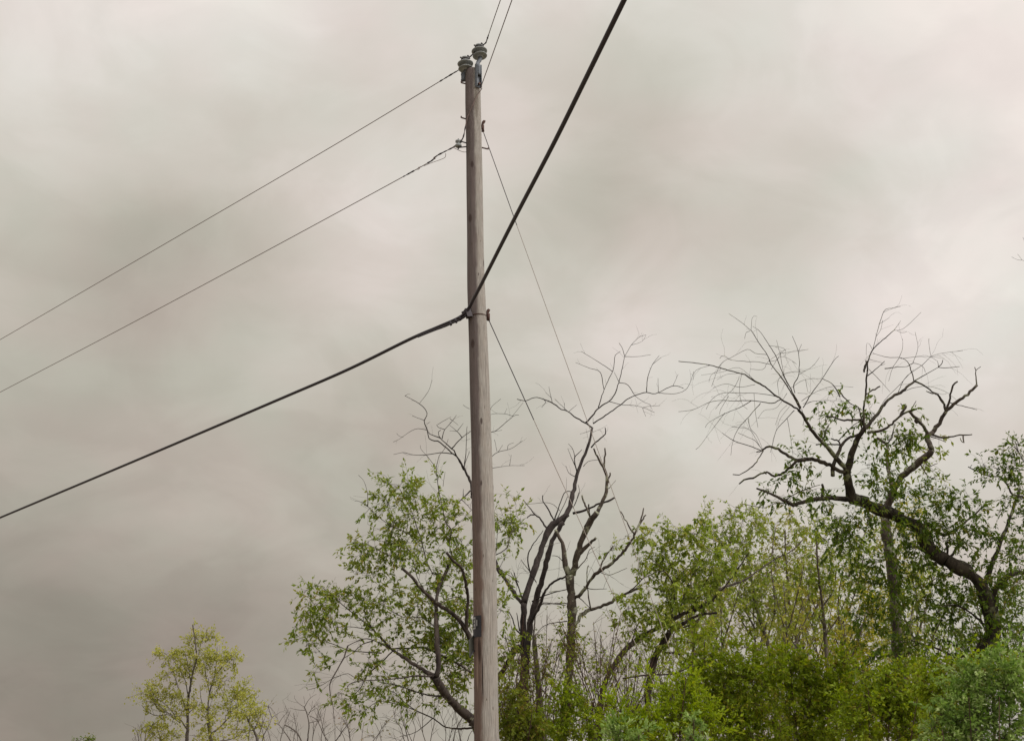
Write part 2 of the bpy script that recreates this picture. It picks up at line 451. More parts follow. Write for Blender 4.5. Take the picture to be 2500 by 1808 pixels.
INS = [(.001, .006), (.030, 0), (.042, 0), (.048, .016), (.056, .026), (.090, .018), (.108, .022), (.112, .030), (.092, .046), (.054, .062), (.040, .074), (.038, .092), (.046, .104), (.092, .100), (.118, .106), (.121, .116),
       (.098, .136), (.068, .152), (.056, .162), (.048, .176), (.052, .190), (.064, .198), (.062, .216), (.048, .228), (.001, .232)]


def insulator(base, axis):
    b = MB(); lathe(b, base, axis, INS); o = b.build('insulator', 'porcelain', pole); axis = nrm(np.asarray(axis, float))
    t = MB(); side = nrm(np.cross(axis, [0.3, 1, 0])); fw = np.cross(axis, side)
    for s_ in (-1, 1):
        q = [base + axis * (.21 + .02 * math.sin(u)) + side * (.058 * s_) + fw * (.045 * math.cos(u)) for u in np.linspace(0, math.pi, 8)]
        tubes(t, *[x[None] for x in capped(q, [.010] * 8)], 8)
    q = [base + axis * .186 + .056 * (math.cos(u) * side + math.sin(u) * fw) for u in np.linspace(0, 2 * math.pi, 20)]
    tubes(t, np.array(q), np.full(20, .008), 6)
    t.build('tie_wire', 'wire_grip', o, origin=np.array(pole['o3']))
    return base + axis * .19


i1b = W(*[1137, 172], PY - .02); i2b = W(1172, 140.5, PY + .03)
I1 = insulator(i1b, (-.06, 0, 1)); I2 = insulator(i2b, (-.10, .05, 1))


def bracket(path_top, ang, ztop, zbot, wdt):
    b = MB(); n = 10
    for z0, z1 in ((zbot, ztop),):
        p0, p1 = on_pole(ang, z0, .018), on_pole(ang, z1, .018); mid = (p0 + p1) / 2; up = (p1 - p0) / 2
        out = nrm(np.array([math.sin(ang), -math.cos(ang), 0])); sd_ = np.cross(out, [0, 0, 1])
        b.box(mid, sd_ * wdt, out * .006, up)
        b.box(mid + sd_ * (wdt - .004) + out * .026, sd_ * .004, out * .020, up)
        b.box(mid - sd_ * (wdt - .004) + out * .026, sd_ * .004, out * .020, up)
    o = b.build('pin_bracket', 'galvanised', pole, smooth=False)
    pn = MB(); c = crom(path_top, .03); tubes(pn, *[x[None] for x in capped(c, np.full(len(c), .031))], 12)
    pn.build('insulator_pin', 'galvanised', o, origin=np.array(pole['o3']))
    for f in (.12, .8):
        bo = MB()
        q = on_pole(ang, zbot + (ztop - zbot) * f, .02); d = np.array([math.sin(ang), -math.cos(ang), 0])
        tubes(bo, *[x[None] for x in capped([q, q + d * .05], [.02, .02])], 6)
        bo.build('bolt', 'rusty_steel', o, origin=np.array(pole['o3']), smooth=False)
    return o


a2 = pole_ang(1165, 200)
bracket([on_pole(a2, pz(195), .04), on_pole(a2, pz(172), .05), W(1164, 163, PY - .05), W(1167, 153, PY + .0), W(1172, 146, PY + .03), W(1172, 140, PY + .03)], a2, pz(169), pz(223), .045)
a1 = -1.75
bracket([on_pole(a1, pz(195), .03), on_pole(a1, pz(176), .02), W(1138, 176, PY), i1b + np.array([0, 0, .01])], a1, pz(176), pz(196), .022)


def step(px0, py0, px1, py1, ydir=0.):      # bent steel climbing step
    b = MB(); p0 = W(px0, py0, PY); p1 = W(px1, py1, PY + ydir); c = crom([p0, p0 * .45 + p1 * .55, p1, p1 + np.array([0, 0, .02])], .02)
    tubes(b, *[x[None] for x in capped(c, np.full(len(c), .011))], 8); b.build('pole_step', 'rusty_steel', pole)


step(1141, 206, 1126, 202); step(1142, 292, 1126, 287, -.02); step(1174, 360, 1192, 364, .02)
step(1172, 216, 1175, 208, .05)
# spool insulator and clevis
b = MB(); sc = W(1119, 351, PY - .03); lathe(b, sc - np.array([0, 0, .055]), (.03, 0, 1), [(.001, 0), (.035, 0), (.05, .008), (.05, .03), (.03, .045), (.03, .065), (.048, .08), (.048, .1), (.03, .112), (.001, .112)], 20)
spool = b.build('spool_insulator', 'porcelain', pole)
b = MB()
for y0, y1 in ((344, 350), (360, 358)):
    c = crom([W(1122, y0, PY - .03), W(1131, (y0 + y1) / 2, PY - .03), W(1141, y1, PY - .02)], .02); tubes(b, *[x[None] for x in capped(c, np.full(len(c), .010))], 8)
c = crom([sc + np.array([0, 0, -.09]), sc + np.array([0, 0, .08])], .05); tubes(b, *[x[None] for x in capped(c, np.full(len(c), .010))], 8)
b.build('clevis', 'dark_steel', spool, origin=np.array(pole['o3']))
# guy fittings on the right
for y, nm in ((312, 'guy_hook'), (772, 'guy_hook')):
    b = MB(); q = [W(1174 + (y > 500) * 14, y - 4, PY + .02), W(1180 + (y > 500) * 12, y - 10, PY + .02), W(1184 + (y > 500) * 11, y - 17, PY + .02), W(1179 + (y > 500) * 11, y - 14, PY + .02), W(1178 + (y > 500) * 11.5, y, PY + .02), W(1180 + (y > 500) * 11, y + 9, PY + .02)]
    c = crom(q, .02); tubes(b, *[x[None] for x in capped(c, np.linspace(.012, .018, len(c)))], 8)
    q = W(1179 + (y > 500) * 14, y + 2, PY + .02); b.box(q, (.018, 0, 0), (0, .02, 0), (0, 0, .05)); b.build(nm, 'rusty_steel', pole)
for y in (774,):                         # thin straps round the shaft
    b = MB(); q = np.array([on_pole(u, pz(y) + .01 * math.sin(u), .003) for u in np.linspace(0, 2 * math.pi, 40)]); tubes(b, q, np.full(40, .006), 5); b.build('strap', 'rusty_steel', pole)


def patch(mb, a0, a1, z0, z1, off, th=.002, n=8):
    v = []
    for a in np.linspace(a0, a1, n):
        for z, o in ((z0, off), (z1, off), (z1, off + th), (z0, off + th)): v.append(on_pole(a, z, o))
    f = [(i * 4 + k, (i + 1) * 4 + k, (i + 1) * 4 + (k + 1) % 4, i * 4 + (k + 1) % 4) for i in range(n - 1) for k in range(4)]
    f += [(0, 1, 2, 3), tuple((n - 1) * 4 + k for k in (3, 2, 1, 0))]
    mb.add(v, f)


A = lambda x: pole_ang(x, 1525)
b = MB(); patch(b, math.radians(-125), A(1176), pz(1557), pz(1505), .004, .003, 14); plate = b.build('number_plate', 'plate_black', pole, smooth=False)
b = MB(); patch(b, math.radians(-122), A(1162.6), pz(1537), pz(1508), .009, .002, 14); patch(b, A(1164.9), A(1167.2), pz(1531), pz(1514.5), .009); lab = b.build('label', 'label_white', plate, smooth=False, origin=np.array(pole['o3']))
b = MB(); T_, B_ = pz(1512.5), pz(1533); hh = T_ - B_
patch(b, A(1157), A(1158.6), B_, T_, .012)
for z0 in (0, .43, .87): patch(b, A(1158.6), A(1161.3), B_ + hh * z0, B_ + hh * (z0 + .13), .012)
patch(b, A(1163), A(1164.6), B_, T_, .012); patch(b, A(1167.4), A(1169.2), B_ + hh * .1, T_ - hh * .1, .012)
for z0 in (0, .87): patch(b, A(1164.6), A(1167.6), B_ + hh * z0, B_ + hh * (z0 + .13), .012)
b.build('lettering', 'plate_black', plate, smooth=False, origin=np.array(pole['o3']))
b = MB(); q = [W(1159, 1546, PY - .02), W(1160.5, 1584, PY - .02), W(1146, 1604, PY - .11), W(1144.5, 1562, PY - .11)]
nn = nrm(np.cross(q[1] - q[0], q[3] - q[0])) * .003
b.add(q + [x + nn for x in q], [(0, 1, 2, 3), (7, 6, 5, 4), (0, 4, 5, 1), (1, 5, 6, 2), (2, 6, 7, 3), (3, 7, 4, 0)]); tg = b.build('metal_tag', 'tag_grey', pole, smooth=False)
b = MB(); c = crom([W(1161, 1583, PY - .03), W(1154, 1592, PY - .08), W(1147, 1605, PY - .115)], .02); tubes(b, *[x[None] for x in capped(c, np.full(len(c), .009))], 6)
b.build('tag_edge', 'plate_black', tg, origin=np.array(pole['o3']))

# ------------------------------------------------------------------ wires


def wire_pts(px, d0, d1, ext=0., n=40):     # pixel polyline along a 3-D span, depth linear in 1/d
    p = crom(px, 12); s = np.concatenate([[0], np.cumsum(np.linalg.norm(np.diff(p, axis=0), axis=1))]); s /= s[-1]
    q = np.array([Wd(a, b_, 1 / ((1 - t) / d0 + t / d1)) for (a, b_), t in zip(p, s)])
    if ext: q = np.vstack([q, q[-1] + nrm(q[-1] - q[-6]) * ext])
    return q


def dep(P): return P[1] * CT + (P[2] - CH) * ST


def cable(name, label, spans, r, mat, grips=(), group=None, cat='wire'):
    b = MB(); o3 = spans[0][0]
    root = None
    for q in spans: tubes(b, q, np.full(len(q), r), 8)
    root = b.build(name, mat, None, origin=o3); root['label'] = label; root['category'] = cat
    if group: root['group'] = group
    for g in grips:
        c = crom(g, .012); s = np.arange(len(c)) * .012
        gb = MB(); tubes(gb, *[x[None] for x in capped(c, r * 1.5 + .002 * np.sin(s * 60) + .002 * np.sin(s * 23))], 8)
        gb.build('wire_grip', 'wire_grip', root, origin=o3)
    return root


def part_of(q, f0, f1):                      # first metres of a span
    s = np.concatenate([[0], np.cumsum(np.linalg.norm(np.diff(q, axis=0), axis=1))]); u = np.linspace(f0, f1, 8)
    return np.stack([np.interp(u, s, q[:, k]) for k in range(3)], -1)


pl = wire_pts([(1120, 171), (820, 352), (410, 591), (0, 829)], dep(I1), 28.5, 25); pl = np.vstack([I1, pl])
pr = wire_pts([(1186, 106), (1203, 55), (1222, 0)], dep(I2), 16.9, 14); pr = np.vstack([I2, pr])
jm = crom([I1, I1 * .6 + I2 * .4 - np.array([0, 0, .03]), I2], .05)
cable('power_line', 'thin upper power line tied across both insulators on the pole top', [pl, jm, pr], .0062, 'wire_dark',
      [part_of(pl, .02, .6), part_of(pr, .02, .55), jm], 'power lines')
nl = wire_pts([(1112, 357), (1060, 384), (1025, 409), (620, 629), (300, 800), (0, 957)], dep(sc), 28.0, 25); nl = np.vstack([sc, nl])
nrp = np.array([on_pole(pole_ang(1143, 300), pz(300), .02), on_pole(pole_ang(1160, 255), pz(255), .03), on_pole(pole_ang(1172, 220), pz(220), .03)])
nr2 = wire_pts([(1174, 213), (1212, 107), (1250, 0)], 17.9, 14.7, 14)
nrq = np.vstack([crom(np.vstack([sc, W(1131, 335, PY - .08), nrp]), .05), nr2])
lower = cable('power_line', 'thin lower power line held by small spool insulator on pole side', [nl, nrq], .0062, 'wire_dark',
              [part_of(nl, .03, .75), part_of(nl, 1.05, 1.3), part_of(nrq, .02, .3)], 'power lines')
tb = MB()
for q in ([(1106, 360), (1118, 366), (1130, 371), (1139, 371)], [(1088, 375), (1087, 384), (1075, 390), (1055, 397), (1035, 405)], [(1027, 406), (1022, 414), (1018, 414), (1024, 407)]):
    c = crom([W(x, y, PY - .01 if x > 1100 else dep(part_of(nl, .5, .9)[3]) * .0 + PY + .1) for x, y in q], .03); tubes(tb, *[x[None] for x in capped(c, np.full(len(c), .0042))], 6)
tb.build('wire_tail', 'wire_dark', lower, origin=nl[0])

# lashed telephone cable
ck = W(1141, 757, PY - .15)
cr = wire_pts([(1147, 748), (1160, 722), (1173, 698), (1258, 530), (1352, 350), (1437, 178), (1525, -2)], dep(ck), 10.8, 10)
clf = wire_pts([(1138, 763), (1118, 777), (1072, 797), (1000, 828), (851, 901), (680, 975), (340, 1120), (0, 1263)], dep(ck), 28.5, 25)
cb = MB(); full = np.vstack([cr[::-1], ck[None], clf]); tubes(cb, *[x[None] for x in capped(full, np.full(len(full), .024))], 12)
tel = cb.build('telephone_cable', 'cable_black', None, origin=ck); tel['label'] = 'thick black telephone cable crossing in front of the wooden pole'; tel['category'] = 'cable'
mb_ = MB(); ms = np.array([ck + np.array([-.02, .02, .03])] + [p + np.array([0, 0, .024]) for p in part_of(clf, .02, 28)]);
under = wire_pts([(1141, 766), (1128, 778), (1105, 788), (1085, 797), (1060, 806), (1020, 822)], dep(ck) - .02, dep(part_of(clf, .6, 1.2)[0]))
tubes(mb_, *[x[None] for x in capped(under, np.full(len(under), .014))], 8)
mb_.build('messenger_strand', 'cable_black', tel, origin=ck)
mb_ = MB()
for x, y in ((1123, 777), (1113, 783), (1100, 789)):
    p = W(x, y, PY - .1); mb_.box(p, (.012, 0, .006), (0, .014, 0), (-.01, 0, .03))
mb_.build('cable_spacer', 'cable_black', tel, origin=ck)
mb_ = MB(); mb_.box(W(1143, 765, PY - .1), (.035, .02, .01), (-.012, .05, 0), (-.02, 0, .06)); mb_.box(W(1134, 761, PY - .12), (.03, 0, .028), (0, .012, 0), (-.012, 0, .014))
c = crom([W(1127, 762, PY - .12), W(1131, 761, PY - .12), W(1138, 756, PY - .12)], .02); tubes(mb_, *[x[None] for x in capped(c, np.full(len(c), .012))], 8)
mb_.build('suspension_clamp', 'dark_steel', tel, smooth=False, origin=ck)

# guy wires down to one ground anchor
anc = None
for s_ in np.linspace(8, 40, 3200):
    p = Wd(1933, 2403, s_)
    if p[2] <= gz(p[1]) + .25: anc = p; break


def guy(label, px, r):
    p0 = W(px[0], px[1], PY + .02); t = np.linspace(0, 1, 30)[:, None]; q = p0 + (anc - p0) * t - np.array([0, 0, 1]) * (.10 * t * (1 - t))
    o = cable('guy_wire', label, [q], r, 'guy_steel', (), 'guy wires')
    g = MB(); tubes(g, part_of(q, .02, 1.6), np.full(8, r * 1.35), 6); g.build('wire_grip', 'dark_steel', o, origin=q[0])


guy('long upper guy wire sloping down from near the spool insulator', (1180, 322), .0042)
guy('shorter lower guy wire sloping from hook beside the telephone cable', (1192, 778), .0048)
ab = MB(); tubes(ab, *[x[None] for x in capped([anc, anc + np.array([.25, -.05, -.6])], [.012, .012])], 8); q = np.array([anc + .05 * np.array([math.cos(u), 0, math.sin(u)]) for u in np.linspace(0, 6.283, 14)])
tubes(ab, q, np.full(14, .01), 6); ao = ab.build('anchor_rod', 'rusty_steel', None, origin=anc); ao['label'] = 'rusty eye rod in the ground holding both guy wires'; ao['category'] = 'anchor'

# ------------------------------------------------------------------ trees


def sample(P, R, per_m, t0, rng, t1=1.0):
    B, n, _ = P.shape; seg = np.linalg.norm(np.diff(P, axis=1), axis=2); ln = seg.sum(1)
    cnt = rng.poisson(np.maximum(ln * (t1 - t0) * per_m, 0)); idx = np.repeat(np.arange(B), cnt)
    t = rng.uniform(t0, t1, len(idx)); f = t * (n - 1); i = np.clip(f.astype(int), 0, n - 2); u = (f - i)[:, None]
    pos = P[idx, i] * (1 - u) + P[idx, i + 1] * u; tan = nrm(P[idx, i + 1] - P[idx, i]); rad = R[idx, i] * (1 - u[:, 0]) + R[idx, i + 1] * u[:, 0]
    return pos, tan, rad, t


def shoots(pos, tan, lo, hi, rng, ang=(.5, 1.1), n=4, up=0., droop=0., wob=.18, r0=.006, r1=.002, shrink=None):
    M = len(pos)
    if M == 0: return np.zeros((0, n, 3)), np.zeros((0, n))
    a = rng.uniform(*ang, M)[:, None]; p = nrm(np.cross(tan, rng.normal(size=(M, 3)))); d = nrm(tan * np.cos(a) + p * np.sin(a) + np.array([0, 0, up]))
    ln = rng.uniform(lo, hi, M)
    if shrink is not None: ln = ln * shrink
    P = np.zeros((M, n, 3)); P[:, 0] = pos
    for k in range(1, n):
        d = nrm(d + rng.normal(0, wob, (M, 3)) + np.array([0, 0, -droop * k / n])); P[:, k] = P[:, k - 1] + d * (ln / (n - 1))[:, None]
    R = np.linspace(1, 0, n)[None] * (r0 - r1) + r1
    return P, np.repeat(R, M, 0)


def leaves(mb, P, per, size, ratio, droop, rng, spread=.0, t0=.15, aim=.7, tb=0.):
    M, n, _ = P.shape
    if M == 0: return 0
    cnt = rng.poisson(per, M); idx = np.repeat(np.arange(M), cnt); K = len(idx)
    t = rng.uniform(t0, 1.0, K); f = t * (n - 1); i = np.clip(f.astype(int), 0, n - 2); u = (f - i)[:, None]
    pos = P[idx, i] * (1 - u) + P[idx, i + 1] * u + rng.normal(0, spread + 1e-6, (K, 3))
    tan = nrm(P[idx, i + 1] - P[idx, i])
    d = nrm(tan * aim + rng.normal(0, .55, (K, 3)) + np.array([0, 0, -droop])); sd_ = nrm(np.cross(d, rng.normal(size=(K, 3)) + np.array([0, 0, 1.2]))); nn = np.cross(sd_, d)
    s = size * rng.uniform(.45, 1.3, K)[:, None]; wd = s * ratio * rng.uniform(.8, 1.2, (K, 1)) * .5
    b = pos + d * s * .12; mid = pos + d * s * .5 + nn * s * .06; tip = pos + d * s * 1.05 - nn * s * .08
    v = np.stack([b, mid + sd_ * wd, tip, mid - sd_ * wd], 1).reshape(-1, 3)
    sh = rng.uniform(0, 1, M); tint = np.clip(.5 * sh[idx] + .5 * rng.uniform(0, 1, K) + tb, 0, 1)
    mb.add(v, np.arange(K * 4).reshape(-1, 4), np.repeat(tint, 4)); return K


DEF = dict(lim_per=3.0, sh=(.25, .5), sh_per=5., sh_ang=(.4, 1.1), sh_up=0., sh_droop=.1, lv=(7, .11, .42, .5), b1=(1.3, .35, .9), b2=(2.2, .12, .4), b_up=.1, b_droop=0.,
           fine=(0, .08, .3), aup=.12, thick=.8, wmin=.42, wob=.012, jit=.35, spread=.0, aim=.7)
STAT = []


def tree(name, label, cat, Y, limbs, crowns=(), seed=0, bark='bark_dead', leaf=None, group=None, **kw):
    p = dict(DEF); p.update(kw); rng = np.random.default_rng(seed + 100)
    m_px = Y / F * 1.02; rmin = p['wmin'] * m_px
    L3 = []; allpx, allyo = [], []; base = None
    for line in limbs.strip().splitlines():
        tk = line.split()
        if not tk: continue
        ox, oy, sc_ = ZN[tk[0]]; fl = tk[1]; w0, w1 = float(tk[2]) * sc_, float(tk[3]) * sc_
        px = np.array([[float(a) for a in q.split(',')] for q in tk[4:]]) * sc_ + np.array([ox, oy])
        st = 4.0 if w0 < 12 else 6.0
        c = crom(px, st * 1.8, 7)
        if L3 and 'T' not in fl:
            ap = np.vstack(allpx); k = np.argmin(np.linalg.norm(ap - c[0], axis=1)); y0 = np.concatenate(allyo)[k]
        else: y0 = rng.uniform(-.1, .1) if not L3 else rng.uniform(-.5, .5)
        s = np.concatenate([[0], np.cumsum(np.linalg.norm(np.diff(c, axis=0), axis=1))]) * m_px
        sl_ = rng.uniform(.15, .6) * rng.choice([-1, 1]) if (L3 and 'T' not in fl) else rng.uniform(-.08, .08)
        yo = y0 + sl_ * s + .06 * np.sin(s * 2.2 + rng.uniform(0, 6)) * np.minimum(s, 1)
        wv = np.linspace(0, 1, len(c)); wd = (w0 + (w1 - w0) * wv ** .8)
        jj = rng.normal(0, p['jit'], c.shape) * np.minimum(wd, 6)[:, None] * .3; jj[0] = 0
        allpx.append(c); allyo.append(yo); c = c + jj
        P3 = np.array([W(a, b_, Y + y_) for (a, b_), y_ in zip(c, yo)])
        kn = np.convolve(rng.normal(0, 1, len(c) + 4), [.25, .5, .5, .5, .25], 'valid')
        R3 = np.maximum(wd / 2 * m_px, rmin) * (1 + (.14 if w0 > 25 else .09) * kn + rng.normal(0, .03, len(c)))
        if 'T' in fl or not L3:
            g_ = gz(Y); x0 = P3[0, 0] + (P3[0, 0] - P3[min(5, len(P3) - 1), 0]) * .5
            if P3[0, 2] > g_ + .1:
                k = max(2, int((P3[0, 2] - g_) / .25)); lo = np.linspace(0, 1, k, endpoint=False)[:, None]; bs = np.array([x0, P3[0, 1], g_ - .15]); P3 = np.vstack([bs + (P3[0] - bs) * lo, P3])
                R3 = np.concatenate([np.linspace(1.35, 1.0, k) * R3[0], R3])
            if base is None: base = np.array([P3[0, 0], Y, g_])
        L3.append((P3, R3, fl, w0))
    root = thing(name, label, cat, base, group)
    trunk = MB(); twig = MB(); lf = MB(); nodes, ntan, nrad = [], [], []; fine = []
    for i, (P3, R3, fl, w0) in enumerate(L3):
        sides = 10 if w0 > 14 else 7 if w0 > 6 else 5 if w0 > 3 else 4
        if i == 0 or 'T' in fl: tubes(trunk, *[x[None] for x in capped(P3, R3)], sides)
        elif w0 > 5.5: q = MB(); tubes(q, *[x[None] for x in capped(P3, R3)], sides); q.build('limb', bark, root)
        else: tubes(twig, *[x[None] for x in capped(P3, R3)], sides)
        T = nrm(np.gradient(P3, axis=0))
        if 'n' not in fl or cat == 'vine':
            nodes.append(P3); ntan.append(T); nrad.append(R3)
    trunk.build('trunk', bark, root)
    r_f = rmin * .8
    leafy = []
    for i_, (P3, R3, fl, w0) in enumerate(L3):
        q = P3[None]; r = R3[None]
        if 'b' in fl:
            k_ = .5 if 's' in fl else 1.0
            pos, tan, rad, t = sample(q, r, p['b1'][0] * k_, .25 if 'T' not in fl else .4, rng)
            S, SR = shoots(pos, tan, p['b1'][1], p['b1'][2], rng, n=6, up=p['b_up'], droop=p['b_droop'], wob=.16, r0=r_f * 1.15, r1=r_f * .62, shrink=1.1 - .5 * t)
            tubes(twig, S, SR, 4); fine.append((S, SR))
            pos, tan, rad, t = sample(S, SR, p['b2'][0] * k_, .2, rng)
            S2, SR2 = shoots(pos, tan, p['b2'][1], p['b2'][2], rng, n=4, up=p['b_up'], droop=p['b_droop'], r0=r_f * .8, r1=r_f * .5); tubes(twig, S2, SR2, 3)
            if leaf and 'k' in fl: leafy.append(S2)
        if (('n' in fl and w0 <= 18) or (p.get('fine_all') and w0 < 48)) and p['fine'][0] and i_ > 0:
            pos, tan, rad, t = sample(q, r, p['fine'][0], .3, rng)
            S, SR = shoots(pos, tan, p['fine'][1], p['fine'][2], rng, (.4, .9), 5, p['b_up'], p['b_droop'], .22, r0=r_f * .85, r1=r_f * .5); tubes(twig, S, SR, 3)
        if 'l' in fl:
            pos, tan, rad, t = sample(q, r, p['lim_per'], .2, rng)
            S, SR = shoots(pos, tan, p['sh'][0], p['sh'][1] * 1.3, rng, p['sh_ang'], 5, p['sh_up'], p['sh_droop'], r0=r_f, r1=r_f * .6); tubes(twig, S, SR, 4); leafy.append(S)
    if crowns:
        nodes = np.vstack(nodes); ntan = np.vstack(ntan); nrad = np.concatenate(nrad)
        att = []; yr = float(np.mean([q[0][:, 1].mean() for q in L3]))
        for cw in crowns:
            cx_, cy_, rx, ry, nA = cw[:5]
            u = rng.normal(size=(nA, 3)); u = u / np.linalg.norm(u, axis=1, keepdims=True) * rng.uniform(0.15, 1, (nA, 1)) ** .45
            for a in u: att.append(W(cx_ + a[0] * rx, cy_ + a[1] * ry, Y + a[2] * p['thick'] * .5 * (rx + ry) * m_px))
        att = np.array(att); d0 = np.min(np.linalg.norm(att[:, None] - nodes[None, ::3], axis=2), axis=1); att = att[np.argsort(d0)]
        BP, BR = [], []; upv = np.array([0, 0, 1.])
        for a in att:
            dv = a - nodes; d = np.linalg.norm(dv, axis=1) + 1e-6; al = (dv * ntan).sum(1) / d
            k = np.argmin(d * (1.9 - .9 * al)); p0 = nodes[k]; dd = d[k]
            if dd < .05: continue
            ctrl = p0 + (ntan[k] * .28 + upv * p['aup']) * dd + dv[k] * .25 + rng.normal(0, .06 * dd, 3)
            t = np.linspace(0, 1, 9)[:, None]; q = (1 - t) ** 2 * p0 + 2 * t * (1 - t) * ctrl + t * t * a; q[1:-1] += rng.normal(0, p['wob'] + .015 * dd, (7, 3))
            ra = max(min(nrad[k] * .75, rmin * 1.1 + .011 * dd), rmin * .9); BP.append(q); BR.append(np.linspace(ra, rmin * .8, 9))
            nodes = np.vstack([nodes, q[1:]]); ntan = np.vstack([ntan, nrm(np.gradient(q, axis=0))[1:]]); nrad = np.concatenate([nrad, BR[-1][1:]])
        BP = np.array(BP); BR = np.array(BR); tubes(twig, BP, BR, 5)
        pos, tan, rad, t = sample(BP, BR, p['sh_per'], .3, rng)
        pos = np.vstack([pos, BP[:, -1]]); tan = np.vstack([tan, nrm(BP[:, -1] - BP[:, -2])])
        S, SR = shoots(pos, tan, p['sh'][0], p['sh'][1], rng, p['sh_ang'], 5, p['sh_up'], p['sh_droop'], r0=r_f, r1=r_f * .55); tubes(twig, S, SR, 3); leafy.append(S)
    if twig.n: o = twig.build('twigs', bark, root); o['kind'] = 'stuff'
    K = 0
    if leaf:
        for S in leafy: K += leaves(lf, S, p['lv'][0], p['lv'][1], p['lv'][2], p['lv'][3], rng, p['spread'], aim=p['aim'])
        if lf.n: lf.build('foliage', leaf, root, smooth=False)
    STAT.append((label[:40], K, twig.n)); return root


# leafy cherry left of and behind the pole
tree('leafy_tree', 'spreading young-leaved tree whose trunk leans out from behind the pole', 'tree', 25.5, '''
P l 40 36 1218,2280 1206,2000 1190,1840 1168,1775 1150,1758
Z5 l 80 62 1690,1450 1600,1375 1490,1265 1410,1150 1375,1080
Z5 l 52 34 1378,1080 1400,960 1388,800 1380,600 1378,480
Z5 l 32 22 1378,480 1392,330 1430,230 1490,110 1525,40
Z4 l 9 5 1300,1630 1240,1640 1190,1550 1150,1400 1110,1270 1070,1150 1000,1010 950,930
Z4 lk 10 6 1400,1530 1370,1400 1385,1290 1340,1230 1310,1100 1280,950 1262,790
Z4 n 6 3 1262,790 1275,740 1290,690 1330,640 1360,560
Z4 n 5 3 1258,785 1190,700 1140,640 1135,610
Z4 n 4 2 1318,940 1325,880 1335,825
Z5 l 42 12 1365,1085 1200,975 1080,900 980,830 900,740 840,680 790,610 750,550
Z5 l 9 4 835,672 700,650 600,640 470,650
Z5 b 14 7 990,832 900,790 830,760 760,745 680,770 600,810
Z5 n 13 5 606,806 570,910 500,1040 450,1140 455,1250 475,1330 485,1440
Z5 bs 10 4 825,765 740,790 690,830 660,860 560,920
Z5 b 14 5 1000,850 900,950 780,1060 720,1170 640,1250
Z5 b 22 12 1690,1040 1560,960 1400,880 1280,825 1120,828 990,830
Z5 bk 17 5 1360,1075 1200,1070 1050,1090 900,1105 750,1110 640,1130 600,1165
Z5 bs 7 3 750,1110 660,1080 600,1050 480,1090 360,1160 250,1195
Z5 lk 17 6 1480,1250 1300,1235 1150,1190 1030,1150 870,1120
Z5 l 18 6 1700,1525 1550,1530 1450,1510 1350,1440 1200,1370 1090,1290 1000,1200
Z5 b 9 4 1350,1440 1200,1560 1060,1600
Z5 l 8 4 1200,1370 1010,1310 860,1300 720,1400
Z5 l 44 24 1705,790 1640,680 1570,570 1480,500 1400,450 1270,330 1150,190 1080,130
Z5 l 36 20 1640,680 1650,480 1655,380 1610,150 1520,60 1470,-10
Z5 l 10 5 840,680 700,560 560,450 470,360 370,290
Z5 l 11 4 900,870 640,850 500,800 380,760 250,700 150,650
Z5 l 9 4 1378,480 1280,330 1210,200 1180,50
Z5 l 9 4 1380,650 1250,560 1100,560 950,480 820,400
Z5 b 9 4 1400,450 1480,400 1580,380 1650,400
Z4 b 10 3 1150,1380 1000,1300 880,1240 770,1160 715,1100
Z4 n 6 2 715,1100 660,1065 615,1055
Z4 n 6 2 715,1100 712,1000 685,900 640,850
Z4 l 7 2 900,1350 920,1200 870,1060 835,1010
Z4 l 9 4 1400,1530 1460,1450 1550,1380
Z4 l 7 3 900,1500 800,1450 700,1400 600,1400
Z4 l 12 4 1560,1560 1740,1490 1830,1430 1850,1350 1880,1290
Z4 l 6 3 1740,1480 1750,1350 1760,1200
Z4 bs 6 2 1380,1290 1480,1200 1545,1130
''', [(950, 1200, 55, 45, 19), (1000, 1195, 55, 35, 14), (1040, 1250, 80, 60, 30), (945, 1270, 65, 45, 19), (1090, 1260, 55, 50, 16), (905, 1340, 70, 40, 19), (1000, 1350, 100, 60, 35), (1110, 1360, 60, 80, 27),
      (880, 1400, 50, 30, 12), (790, 1460, 70, 40, 20), (760, 1530, 60, 55, 24), (850, 1500, 90, 60, 30), (960, 1480, 110, 70, 43), (1080, 1500, 80, 90, 41), (1240, 1255, 40, 50, 16), (1250, 1290, 45, 35, 16), (1225, 1440, 25, 70, 11),
      (770, 1620, 30, 40, 7), (910, 1625, 60, 30, 14), (1060, 1600, 80, 60, 24), (1140, 1600, 50, 80, 24), (930, 1690, 60, 25, 14), (880, 1725, 40, 30, 9), (820, 1695, 20, 12, 5), (1110, 1690, 60, 60, 14), (1250, 1560, 40, 60, 11), (1080, 1420, 60, 70, 16), (1100, 1560, 60, 60, 26), (1010, 1560, 60, 40, 12), (1130, 1500, 40, 60, 16), (1120, 1650, 45, 50, 14), (1010, 1650, 50, 30, 8), (1000, 1720, 40, 20, 6)],
     seed=1, bark='bark_cherry', leaf='leaf_cherry', lim_per=2.6, sh=(.22, .5), sh_per=6, sh_droop=.05, sh_up=.1, lv=(12, .104, .4, .32), aim=.9, aup=.04, fine=(5, .15, .8), fine_all=True)
